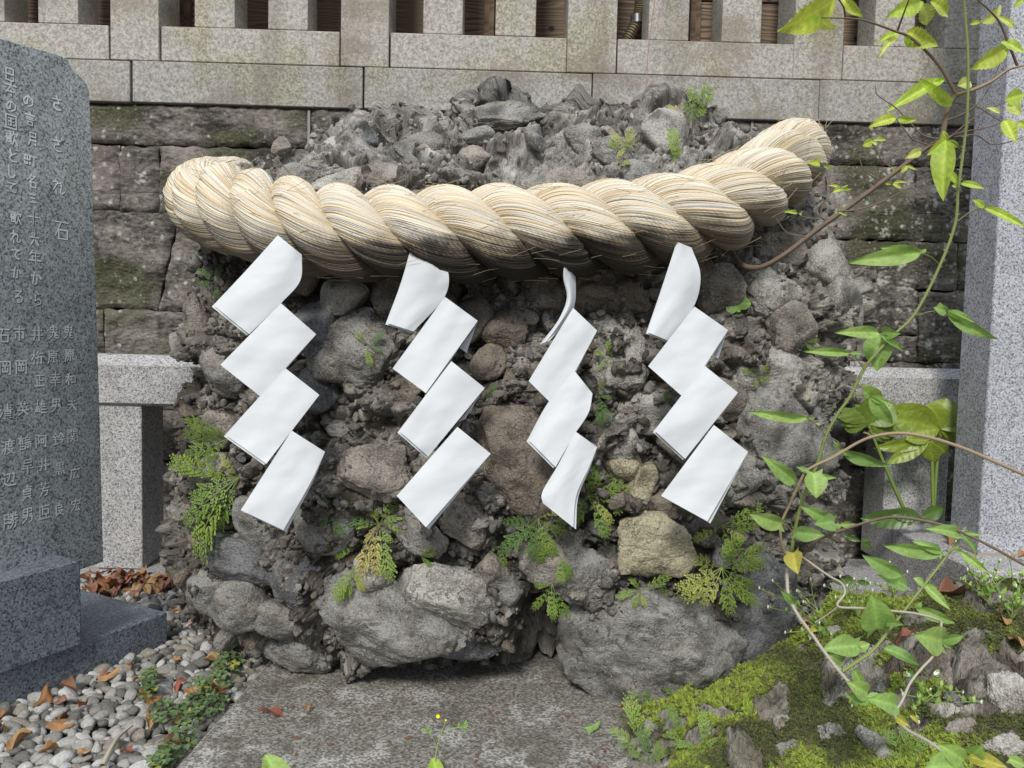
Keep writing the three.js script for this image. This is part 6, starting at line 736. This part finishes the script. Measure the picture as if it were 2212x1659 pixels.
{ // weed with a yellow flower and a broad leaf, both at the lower border
  const p = atY(938, 1668, 0), t = thing('flowering_weed', 'slender weed with a tiny yellow flower standing on the paving slab', 'weed', p), zz = p.z, S = (P) => rel(Z(P, zz, zz + 0.01), t);
  part('stem', tube(S([[938, 1668], [943, 1620], [953, 1585], [963, 1557]]), [0.0018, 0.001], 5), M_wst, t); part('stem', tube(S([[953, 1583], [975, 1575], [998, 1570]]), 0.001, 5), M_wst, t); part('stem', tube(S([[943, 1618], [936, 1595], [921, 1580]]), 0.001, 5), M_wst, t); part('stem', tube(S([[960, 1562], [952, 1553], [946, 1549]]), 0.0008, 5), M_wst, t);
  for (const [x, y] of [[946, 1548], [963, 1556]]) { const c = atZ(x, y, zz + 0.012).sub(p), G = []; for (let k = 0; k < 7; k++) G.push(leafGeo({ rows: 4, w: 0.35, peak: .6, seed: k }).rotateX(1.1).rotateY(k * 0.9)); const g = mergeGeometries(G); g.deleteAttribute('color'); const s = x < 950 ? 0.006 : 0.003; g.scale(s, s, s); g.rotateX(0.9); g.translate(c.x, c.y, c.z); part('flower', g, std({ color: [0.85, 0.7, 0.03], side: THREE.DoubleSide }), t); }
  for (const [a, b, c, d] of [[998, 1570, 1008, 1556], [995, 1571, 1012, 1565], [998, 1572, 1010, 1582], [921, 1580, 912, 1573], [921, 1580, 925, 1568], [923, 1584, 933, 1576], [988, 1572, 992, 1560]]) putLeaf(t, LW, M_vine[2], atZ(a, b, zz), atZ(c, d, zz), 0.8, 0.3);
  putLeaf(t, leafGeo({ rows: 16, w: 0.34, peak: 0.5, pow: 0.6, fold: 0.1, serr: 0.03 }), leafMat([0.42, 0.62, 0.06], 0.4), atZ(943, 1695, zz + 0.02), atZ(940, 1638, zz + 0.01), 1, 0.2);
  const p2 = atY(585, 1720, 0), t2 = thing('broad_leaf_weed', 'broad toothed green leaf poking up at the bottom border of the slab', 'weed', p2); putLeaf(t2, leafGeo({ rows: 24, w: 0.36, peak: 0.42, serr: 0.05, fold: 0.12, pow: 0.7 }), M_vine[1], atZ(610, 1705, p2.z), atZ(578, 1622, p2.z - 0.03), 1, 0.35); part('stalk', tube(rel([p2, atZ(610, 1705, p2.z)], t2), 0.002, 5, 4), M_wst, t2);
}
/* clover between gravel and slab */
{
  const R = RNG(55), P = [], I = [], C = []; for (let k = 0; k < 3; k++) { const a = k * 2.094, c = Math.cos(a), s = Math.sin(a), o = P.length / 3, put = (r, w, y, q) => { P.push(c * r - s * w, y, s * r + c * w); C.push(q, q, q); }; put(0.05, 0, 0, 1.3); put(0.5, 0.34, 0.1, 0.95); put(0.9, 0.42, 0.04, 1); put(1.0, 0.2, -0.03, 1.02); put(0.84, 0, -0.02, 1.25); put(1.0, -0.2, -.03, 1.02); put(0.9, -0.42, 0.04, 1); put(0.5, -0.34, 0.1, 0.95); for (let i = 1; i < 7; i++) I.push(o, o + i + 1, o + i); }
  const o = P.length / 3; for (const [x, z] of [[0.04, 0], [-0.02, 0.035], [-0.02, -0.035]]) { P.push(x, 0, z, x + 0.3, -2.4, z); C.push(0.8, 0.6, 0.5, 0.7, .5, .4); } for (let i = 0; i < 3; i++) { const a = o + i * 2, b = o + ((i + 1) % 3) * 2; I.push(a, b, a + 1, b, b + 1, a + 1); }
  const N = 260, im = shade(new THREE.InstancedMesh(geo(P, I, null, C), new THREE.MeshPhysicalMaterial({ vertexColors: true, color: rgb(1, 1, 1), roughness: 0.6, transmission: 0.2, thickness: 0, side: THREE.DoubleSide }), N)), M = new THREE.Matrix4(), col = new THREE.Color(); im.name = 'clover_patch'; let c = 0;
  const spine = [[520, 1385, 26], [500, 1420, 34], [478, 1452, 36], [440, 1480, 30], [430, 1520, 34], [400, 1550, 34], [395, 1590, 30], [360, 1620, 24], [345, 1655, 22], [322, 1465, 14], [318, 1490, 16], [345, 1535, 26], [470, 1500, 22]];
  while (c < N) { const [x, y, r] = spine[Math.floor(R() * spine.length)], p = atY(x + (R() + R() - 1) * r, y + (R() + R() - 1) * r, 0); const s = 0.0115 + 0.0105 * R(); M.compose(p.add(V(0, -0.02 + 0.045 * R(), 0)), new THREE.Quaternion().setFromEuler(new THREE.Euler((R() - .2) * .7, R() * 6.28, (R() - .5) * .7)), V(s, s, s)); im.setMatrixAt(c, M); const d = 0.6 + R() * 0.7, y2 = R() < 0.1; im.setColorAt(c++, y2 ? col.setRGB(0.28, 0.3, 0.05) : col.setRGB(0.105 * d, 0.165 * d, 0.062 * d)); }
  im.userData = { kind: 'stuff', label: 'dark green clover growing between the white gravel and the paving slab', category: 'clover' }; scene.add(im);
}
/* fallen leaves */
{
  const kinds = [1, 2, 3, 4, 5, 6].map((i) => leafGeo({ rows: 14, w: 0.23 + 0.03 * (i % 3), peak: 0.45, fold: [0.5, -0.4, 0.2, 0.7, -0.2, 0.35][i - 1], arc: [0.6, -0.5, 0.9, 0.3, -0.8, 0.5][i - 1], wave: 0.09, seed: i + 70, vein: 0.01 }));
  const mats = [[0.30, 0.145, 0.055], [0.36, 0.19, 0.075], [0.21, 0.09, 0.045], [0.42, 0.25, 0.11], [0.33, 0.11, 0.07], [0.26, 0.13, 0.09]].map((c) => leafMat(c, 0.12, { roughness: 0.6 })), R = RNG(66);
  const drop = (name, label, px, py, y, s, k, m, group, yaw = null, h = null) => { const p = h ?? atY(px, py, y), o = solo(name, kinds[k % 6], mats[m % 6], label, 'leaf', group); o.position.copy(p); const e = new THREE.Euler(-Math.PI / 2 + (R() - 0.5) * 0.7, 0, 0), q = new THREE.Quaternion().setFromAxisAngle(V(0, 1, 0), yaw ?? R() * 6.28); o.quaternion.copy(q.multiply(new THREE.Quaternion().setFromEuler(e))).multiply(new THREE.Quaternion().setFromAxisAngle(V(0, 1, 0), (R() - .5) * 0.6)); o.scale.setScalar(s); return o; };
  const G = [[128, 1479, 1.2, 2], [82, 1522, 1.3, 0], [145, 1513, 1.2, 5], [170, 1529, .8, 4], [160, 1562, 1.3, 1], [122, 1556, .9, 0], [70, 1582, 1.3, 3], [12, 1563, 1, 3], [15, 1538, 1, 0], [129, 1616, .8, 1], [170, 1616, .7, 3], [282, 1626, .9, 4], [330, 1541, 1, 3], [352, 1503, 1.2, 1], [396, 1491, 1, 1], [302, 1503, .7, 0], [210, 1463, 1.1, 3], [238, 1453, .7, 4], [280, 1446, .7, 3], [360, 1463, .6, 2], [398, 1466, 1, 4], [440, 1426, 1, 3], [390, 1548, .9, 0], [428, 1348, .8, 4], [392, 1321, .7, 1], [375, 1416, .8, 3], [455, 1575, 0.8, 0], [350, 1600, .8, 2], [430, 1500, .9, 3], [285, 1470, .7, 1]];
  const tone = ['brown', 'tan', 'dark brown', 'pale tan', 'reddish', 'chestnut'], where = (x, y) => x < 110 ? 'at the lower left corner of the gravel' : y > 1590 ? 'on the gravel by the bottom border' : x > 385 ? 'among the clover at the slab edge' : x > 265 && y < 1480 ? 'on the gravel behind the end of the monument plinth' : x > 265 ? 'on the gravel beside the crooked stick' : 'on the gravel in front of the monument plinth';
  const named = (l) => l, seen = {}; const both = (list) => { list.forEach((e) => { seen[e.l] = (seen[e.l] ?? 0) + 1; }); list.forEach((e) => e.f(seen[e.l] > 1 ? 'alike dead leaves: ' + e.l : undefined)); };
  const todo = G.map(([x, y, s, m], i) => { const big = s >= 1 ? 'large curled ' : 'small ', l = big + tone[m] + ' dead leaf ' + where(x, y); return { l, f: (grp) => drop('fallen_leaf', l, x, y, gy + 0.032, 0.058 * s, i, m, grp) }; });
  for (let i = 0; i < 78; i++) { const x = 180 + R() * 225, y = 1240 + R() * 56 * (1 - (x - 182) / 380), m = Math.floor(R() * 6), h = gy + 0.03 + R() * 0.02, s = 0.055 + 0.03 * R(), l = tone[m] + ' dead leaf in the ' + (x < 240 ? 'left end' : x < 300 ? 'middle' : 'right end') + ' of the heap along the kerb'; todo.push({ l, f: (grp) => drop('fallen_leaf', l, x, y, h, s, i, m, grp) }); }
  both(todo);
  drop('fallen_leaf', 'pinkish red spotted dead leaf lying on the paving slab near its left edge', 560, 1535, 0.014, 0.085, 2, 4, null, -1.45).scale.set(0.085, 0.085, 0.085); drop('fallen_leaf', 'small orange dead leaf on the slab, right of the pinkish red one', 666, 1536, 0.01, 0.03, 3, 3, null, 0.3); drop('fallen_leaf', 'reddish dead leaf at the corner of the slab by the clover', 492, 1484, 0.012, 0.06, 1, 4, null, 2.6);
  drop('fallen_leaf', 'orange dead leaf wedged under the great foot stone of the boulder', 1372, 1524, 0.012, 0.06, 2, 3, null, 1.2);
  const gl = drop('fallen_leaf', 'small fresh green leaf lying alone on the paving slab', 1262, 1572, 0.01, 0.045, 1, 0, null, -1.5); gl.material = M_vine[2];
  for (const [x, y, s, m, l] of [[2085, 1290, .09, 2, 'long dark brown dead leaf on top of the mossy rock below the pillar'], [1978, 1372, .06, 4, 'red brown dead leaf on the mossy rock beside the bare twig'], [2200, 1390, .06, 3, 'curled dead leaf on the mossy rock at the right border'], [1755, 1348, .035, 4, 'red dead leaf at the back of the mossy rock touching the boulder'], [2185, 1345, .06, 3, 'pale tan dead leaf among the chickweed at right']]) { const q = mossIdx.at(x, y); if (q) drop('fallen_leaf', l, x, y, 0, s, m + 1, m, null, R() * 3, q.p.add(V(0, 0.014, 0))); }
  for (const [x, y, l] of [[2040, 1160, 'crumpled dead leaf on the pillar base by the lower woody stem'], [2200, 1205, 'orange dead leaf at the foot of the granite pillar']]) drop('fallen_leaf', l, x, y, 0.222, 0.06, 3, 1, null);
  const cr = [], col = std({ color: [0.17, 0.085, 0.05] }); for (let i = 0; i < 60; i++) { const p = atY(600 + R() * 720, 1490 + R() * 165, 0.003), g = new THREE.IcosahedronGeometry(0.0025 + 0.004 * R() * R(), 0); g.scale(1 + R(), 0.5, 1); g.translate(p.x, p.y, p.z); cr.push(g); } const o = solo('leaf_crumbs', mergeGeometries(cr), col, 'brown crumbs of leaf and soil scattered on the paving slab', 'debris'); o.userData.kind = 'stuff';
  const tw = [[598, 335], [603, 348], [630, 378], [662, 412]], q = Z(tw, -2.2, -2.1), t = solo('dry_twig', tube(q.map((p) => p.clone().sub(q[0])), 0.0017, 5), M_bark, 'thin dry twig lying on top of the boulder above the left part of the rope', 'twig'); t.position.copy(q[0]);
  const w2 = Z([[1418, -30], [1413, 10], [1401, 100], [1396, 180], [1391, 250]], -2.95, -2.6), t2 = solo('dry_stalk', tube(w2.map((p) => p.clone().sub(w2[4])), 0.0018, 5), std({ color: [0.32, 0.2, 0.14] }), 'thin dry brown stalk rising from the top of the boulder past the fence', 'stalk'); t2.position.copy(w2[4]);
  const s5 = [atY(286, 1566, gy + 0.05), atY(262, 1585, gy + 0.045), atY(240, 1618, gy + 0.045), atY(222, 1655, gy + 0.03)], t5 = solo('dry_stick', tube(s5.map((p) => p.clone().sub(s5[0])), [0.004, 0.008], 7), M_bark3, 'crooked dry grey stick lying on the white gravel near the bottom border', 'stick'); t5.position.copy(s5[0]);
}
renderer.render(scene, camera);
